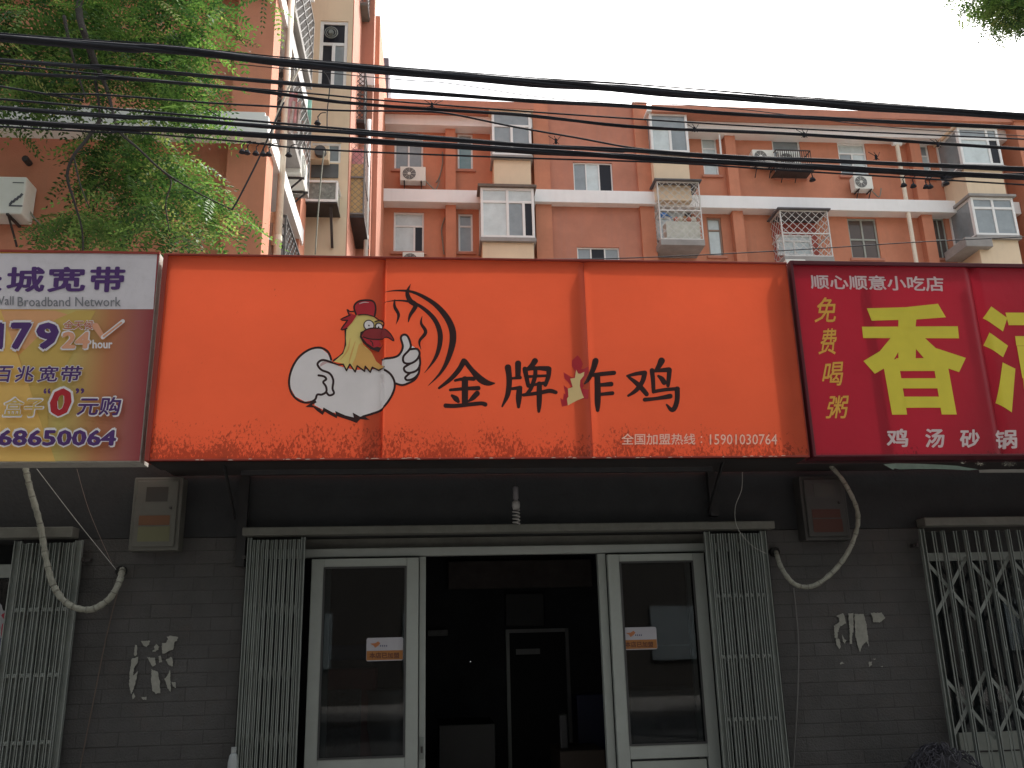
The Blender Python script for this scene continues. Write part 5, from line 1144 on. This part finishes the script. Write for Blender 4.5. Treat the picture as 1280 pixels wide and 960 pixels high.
# hooks
ORD = ['leftmost', 'second from left', 'third from left', 'fourth from left', 'fifth from left', 'sixth from left']
random.seed(4)
hk = []
for i, (a, b) in enumerate(((303, 186), (309, 187), (320, 188), (329, 189), (336, 189), (361, 190), (1015, 221), (1129, 228), (1141, 229), (1157, 230), (1162, 230), (1182, 226), (397, 150))):
    p_ = PY(a, b, YK-.02); t = thing('cable_hook', tuple(p_), '', 'hook', 'small black hooks hanging on the low cables')
    t['label'] = (ORD[i]+' of the six small black hooks clustered on the thin wire at left' if i < 6 else 'lone black hook below the cables near the caged balcony' if i == 6 else ORD[i-7]+' of the row of small black hooks on the thin wire at right' if i < 12 else 'lone black hook before the beige wall between the bundles')
    q = MB(); s_ = .9; q.tube([p_+Vector((0, 0, .03*s_)), p_+Vector((.004, 0, .0)), p_+Vector((0, 0, -.012*s_))], [.003, .004, .012], 6)
    q.tube([p_+Vector((0, 0, -.012*s_)), p_+Vector((0, 0, -.03*s_)), p_+Vector((0, 0, -.034*s_))], [.014, .022, .012], 8); q.build('clamp', cable_m, t)
    q = MB(); q.tube(catmull([p_+Vector((0, 0, .02)), p_+Vector((.02, 0, .05)), p_+Vector((.05, 0, .055))], 4), .003, 5); q.build('wire_arm', cable_m, t)
for i, (a, b, n_) in enumerate(((540, 131, 3), (868, 161, 2), (1005, 168, 2), (1172, 180, 2), (695, 176, 2), (1095, 196, 2))):
    p_ = PY(a, b, YK+.08); q = MB()
    for k in range(n_+1): q.tube([p_+Vector((-.05+.04*k, 0, .035)), p_+Vector((-.01+.01*k, -.01, 0)), p_+Vector((.02-.02*k, 0, -.025))], .0022, 5)
    q.tube([p_+Vector((0, 0, .012)), p_+Vector((0, 0, -.02))], .009, 7)
    tag(q.build('cable_tie', cable_m), ['wire tie on the cables over the far block left windows', 'wire tie on the cables above the narrow tilted window', 'wire tie on the cables above the middle white framed window', 'wire tie on the cables near the white drain pipe top', 'wire tie on the low bundles right of the upper bay', 'wire tie on the low bundles beside the lowered air conditioner'][i], 'cable tie', 'wire ties on the overhead cables')

# ================================================================== TREES
def leaf_mat(name, c, tr=.35):
    m = bpy.data.materials.new(name); m.use_nodes = True; t = m.node_tree; b = t.nodes['Principled BSDF']; o = t.nodes['Material Output']
    b.inputs['Base Color'].default_value = (*c, 1); b.inputs['Roughness'].default_value = .5; b.inputs['Specular IOR Level'].default_value = .12
    tl_ = t.nodes.new('ShaderNodeBsdfTranslucent'); tl_.inputs[0].default_value = (c[0]*1.35, c[1]*1.6, c[2]*.9, 1); mx = t.nodes.new('ShaderNodeMixShader'); mx.inputs[0].default_value = tr
    t.links.new(b.outputs[0], mx.inputs[1]); t.links.new(tl_.outputs[0], mx.inputs[2]); t.links.new(mx.outputs[0], o.inputs[0]); return m
leaf_ms = [leaf_mat('leaf_dark', (.034, .075, .030), .25), leaf_mat('leaf_mid', (.078, .140, .045), .32), leaf_mat('leaf_light', (.15, .23, .075), .35), leaf_mat('leaf_pod_pale', (.30, .30, .13))]
rng = np.random.default_rng(5)
def pinnate(centers, dirs, ups, length, mats_idx, npair=7, lf=.034, wd=.013):
    """one compound leaf at each centre: paired leaflets along a drooping rachis. Returns verts, quads, material index"""
    N = len(centers); V = []; mi = []
    side = np.cross(dirs, ups); side /= np.linalg.norm(side, axis=1, keepdims=True)+1e-9; nn = np.cross(side, dirs)
    for k in range(npair*2+1):
        s = (k//2+.8)/(npair+.8); sg = 1 if k % 2 else -1
        base = centers+dirs*(length*s)[:, None]-np.array([0, 0, 1.])*(length*.30*s*s)[:, None]
        if k == npair*2: ax = dirs*1.0; s = 1
        else: ax = dirs*.45+side*sg*.9-nn*.12
        ax = ax+rng.normal(0, .07, ax.shape); ax /= np.linalg.norm(ax, axis=1, keepdims=True)
        pw = np.cross(ax, nn+rng.normal(0, .15, nn.shape)); pw /= np.linalg.norm(pw, axis=1, keepdims=True)+1e-9
        L_ = lf*(1-.25*abs(s-.5))*rng.uniform(.8, 1.15, N)[:, None]; W_ = wd*rng.uniform(.8, 1.15, N)[:, None]
        V.append(np.stack([base, base+ax*L_*.5+pw*W_*.5, base+ax*L_, base+ax*L_*.5-pw*W_*.5], 1)); mi.append(mats_idx)
    V = np.concatenate(V).reshape(-1, 3); F = np.arange(len(V)).reshape(-1, 4); return V, F, np.concatenate(mi)
def foliage(name, V, F, mi, parent):
    off = ROOT(parent); me = bpy.data.meshes.new(name); V = V-np.array(off)
    me.vertices.add(len(V)); me.vertices.foreach_set('co', V.astype(np.float32).ravel()); me.loops.add(F.size); me.loops.foreach_set('vertex_index', F.astype(np.int32).ravel())
    me.polygons.add(len(F)); me.polygons.foreach_set('loop_start', np.arange(0, F.size, 4, dtype=np.int32)); me.polygons.foreach_set('material_index', mi.astype(np.int32))
    for m in leaf_ms: me.materials.append(m)
    me.update(calc_edges=True); o = bpy.data.objects.new(name, me); COL.objects.link(o); o.parent = parent; o['kind'] = 'stuff'; return o
def crown(parent, twigs, leaves_per=6, lf=.072, wd=.031, light=.2, ll=(.32, .48)):
    """twigs: array of (x,y,z); each gets a fan of compound leaves"""
    T = np.array(twigs); C_ = []; D_ = []; U_ = []; M_ = []
    tone = .5+.5*np.sin(T[:, 0]*2.3+1.1)*np.cos(T[:, 2]*1.9+T[:, 1]*1.3)+rng.normal(0, .2, len(T))
    for t_, tn in zip(T, tone):
        az = rng.uniform(0, 6.28); ax = np.array([math.cos(az), math.sin(az), rng.uniform(-.6, .1)])
        for k in range(leaves_per):
            c_ = t_+ax*.055*k+rng.normal(0, .015, 3); s = 1 if k % 2 else -1
            d_ = ax*.5+s*np.array([-ax[1], ax[0], 0])*.8+np.array([0, 0, -.35])+rng.normal(0, .22, 3)
            C_.append(c_); D_.append(d_/np.linalg.norm(d_)); U_.append(np.array([0, 0, 1])+rng.normal(0, .3, 3))
            r_ = rng.uniform(); M_.append(3 if r_ < .035 else 2 if r_ < light+.5*max(0, tn-.45) else 1 if r_ < .45+.5*tn else 0)
    V, F, mi = pinnate(np.array(C_), np.array(D_), np.array(U_), rng.uniform(ll[0], ll[1], len(C_)), np.array(M_), lf=lf, wd=wd)
    return foliage('foliage', V, F, mi, parent)
tr = thing('locust_tree', (-7.2, 4.4, 0), 'leafy green pagoda tree with drooping feathery leaves at the upper left', 'tree')
# density map in the photo: (cx,cy,rx,ry,count)
blobs = [(60, 35, 110, 62, 380), (180, 40, 100, 65, 330), (250, 30, 55, 50, 110), (90, 110, 120, 40, 300), (220, 105, 70, 40, 150), (160, 172, 62, 28, 110), (15, 170, 22, 10, 10), (250, 150, 50, 25, 60), (150, 225, 45, 56, 160), (92, 215, 16, 18, 9), (215, 215, 50, 45, 120), (120, 285, 50, 34, 120), (90, 290, 28, 30, 36), (190, 270, 45, 40, 100), (265, 250, 45, 38, 115), (300, 275, 18, 18, 22), (240, 300, 50, 18, 46), (330, 8, 26, 12, 14), (300, 26, 22, 12, 8), (285, 48, 16, 12, 5), (60, -70, 220, 60, 420), (230, -50, 90, 40, 100)]
tw = []; random.seed(8)
for cx, cy, rx, ry, n_ in blobs:
    n_ = int(n_*(.20 if cy > 130 else .22)); rx = max(rx-24, 4); ry = max(ry-18, 4); cx -= 6; cy -= 4
    for _ in range(n_):
        a_ = random.uniform(0, 6.283); r_ = math.sqrt(random.random())
        Y = random.uniform(2.7, 4.9); p_ = PY(cx+rx*r_*math.cos(a_), cy+ry*r_*math.sin(a_)-8, Y); tw.append((p_.x, p_.y, p_.z))
for _ in range(500):   # the rest of the crown, out of the picture
    a_, e_2 = random.uniform(0, 6.283), random.uniform(-.3, 1.3); r_ = random.uniform(1.6, 3.4)
    c_ = Vector((-7.6+r_*math.cos(a_)*math.cos(e_2), 3.9+.4*r_*math.sin(a_)*math.cos(e_2), 9.5+r_*math.sin(e_2)))
    if c_.x < -6.6: tw.append(tuple(c_))
crown(tr, tw)
q = MB(); q.tube(catmull([(-7.2, 4.4, 0), (-7.15, 4.4, 2), (-7.3, 4.3, 4.5), (-7.1, 4.2, 6.5)], 5), [.20-.004*i for i in range(16)], 12); q.build('trunk', bark, tr, smooth=True)
q = MB()
def limb(pts, r0_, r1_): C_ = catmull(pts, 5); q.tube(C_, [r0_+(r1_-r0_)*i/(len(C_)-1) for i in range(len(C_))], 7)
hub = Vector((-7.1, 4.2, 6.4)); top = PY(90, -30, 3.6)
limb([hub, hub+Vector((.3, 0, 1.8)), Vector(top)+Vector((-.9, 0, .6)), top, PY(100, 25, 2.6), PY(118, 75, 2.6), PY(133, 110, 2.6), PY(141, 140, 2.5)], .075, .014)
limb([PY(100, 25, 2.6), PY(107, 50, 2.7), PY(117, 90, 2.8), PY(123, 125, 2.7), PY(125, 150, 2.7)], .025, .012)
limb([PY(80, 20, 2.4), PY(88, 60, 2.4), PY(98, 95, 2.5), PY(108, 125, 2.5)], .02, .008)
limb([PY(141, 140, 2.5), PY(150, 165, 2.4), PY(172, 185, 2.3), PY(205, 215, 2.3), PY(245, 240, 2.3), PY(290, 262, 2.3)], .018, .006)
limb([PY(125, 150, 2.7), PY(108, 175, 2.6), PY(92, 195, 2.5), PY(84, 220, 2.5), PY(92, 250, 2.5), PY(102, 285, 2.5), PY(104, 318, 2.5)], .022, .008)
limb([PY(92, 195, 2.5), PY(100, 230, 2.4), PY(112, 260, 2.3)], .010, .005); limb([PY(205, 215, 2.3), PY(214, 228, 2.3), PY(207, 255, 2.3), PY(212, 290, 2.3)], .010, .005)
limb([hub, Vector((-6.4, 4, 8)), Vector(PY(30, 60, 4.2)), PY(180, 50, 4.2), PY(255, 45, 4.0)], .09, .01); limb([hub, Vector((-7.4, 4, 8.5)), Vector((-7.2, 4.0, 10.5)), PY(120, -60, 4.2), PY(320, -10, 4.0)], .10, .01)
limb([PY(180, 50, 4.2), PY(210, 90, 4.1), PY(250, 130, 4.0), PY(290, 155, 3.9)], .02, .005)
q.build('branch', bark, tr, smooth=True)
# overhanging twig of a second street tree at the top right corner
t2 = thing('locust_tree', (10.5, -1.2, 0), 'street tree whose grey green leaf tips hang into the top right corner', 'tree')
tw = []
Y2 = 3.0
for cx, cy, rx, ry, n_ in ((1215, 3, 16, 8, 16), (1235, 6, 14, 8, 16), (1262, 5, 22, 8, 50), (1258, 24, 10, 10, 16), (1272, 16, 12, 10, 22), (1240, 40, 5, 5, 3), (1262, 36, 4, 4, 1), (1330, -10, 60, 50, 200), (1240, -60, 60, 45, 120), (1450, -40, 90, 90, 260)):
    for _ in range(n_):
        a_ = random.uniform(0, 6.283); r_ = math.sqrt(random.random()); p_ = PY(cx+rx*r_*math.cos(a_)-2, cy+ry*r_*math.sin(a_)-8, Y2+random.uniform(-.5, .5)); tw.append((p_.x, p_.y, p_.z))
crown(t2, tw, leaves_per=5, lf=.05, wd=.02, ll=(.14, .22))
q = MB(); q.tube(catmull([(10.5, -1.2, 0), (10.4, -1.1, 3), (10.6, -.6, 6)], 5), [.2-.008*i for i in range(11)], 12); q.build('trunk', bark, t2, smooth=True)
q = MB(); e2 = PY(1330, -10, Y2); limb([Vector((10.6, -.6, 5.9)), Vector((10.4, .8, 7.8)), (e2+Vector((1, 0, 0))), e2, PY(1290, 0, Y2), PY(1262, 18, Y2), PY(1246, 34, Y2)], .12, .006); q.build('branch', bark, t2, smooth=True)
# unseen street trees, added behind the viewer to shade the shop
def shade_tree(x, y, lab, n_=1500, rad=3.1, zc=7.8, dy=0):
    t_ = thing('locust_tree', (x, y, 0), lab, 'tree'); tw = []
    for _ in range(n_):
        a_, e_3, r_ = random.uniform(0, 6.283), math.asin(random.uniform(-.5, 1)), rad*random.uniform(.55, 1)
        tw.append((x+r_*math.cos(a_)*math.cos(e_3), y+dy+r_*math.sin(a_)*math.cos(e_3), zc+.75*r_*math.sin(e_3)))
    crown(t_, tw, leaves_per=6, lf=.10, wd=.045, ll=(.35, .5))
    global q
    q = MB(); q.tube(catmull([(x, y, 0), (x+.05, y, 2.5), (x, y, 5)], 5), [.19-.006*i for i in range(11)], 10); q.build('trunk', bark, t_, smooth=True)
    q = MB()
    for k in range(6): a_ = k*1.05; limb([Vector((x, y, 4.8)), Vector((x+math.cos(a_), y+math.sin(a_), 6.2)), Vector((x+1.9*math.cos(a_), y+1.9*math.sin(a_), 7.9))], .09, .015)
    q.build('branch', bark, t_, smooth=True)
shade_tree(-4.8, -9.4, 'unseen street tree added for shade behind the viewer to the left')
shade_tree(5.0, -9.6, 'unseen street tree added for shade behind the viewer to the right')
shade_tree(.1, -10.4, 'unseen street tree added for shade right behind the viewer', dy=0)
shade_tree(-11, -9.2, 'unseen street tree added for shade far to the left behind the viewer')
shade_tree(11.2, -9.3, 'unseen street tree added for shade far to the right behind the viewer')
# buildings across the street
ob = thing('street_building', (0, -20, 0), 'plain rendered block on the other side of the street', 'building')
q = MB(); q.box(-40, 40, -30, -20, 0, 9); q.build('wall', mat('dull_render', (.06, .055, .05), .9), ob)
for i in range(-10, 11):
    for z in (1, 4, 6.8): q = MB(); q.box(i*3.6-.8, i*3.6+.8, -20.0, -19.93, z, z+1.5); q.build('window', pane_grey, ob)
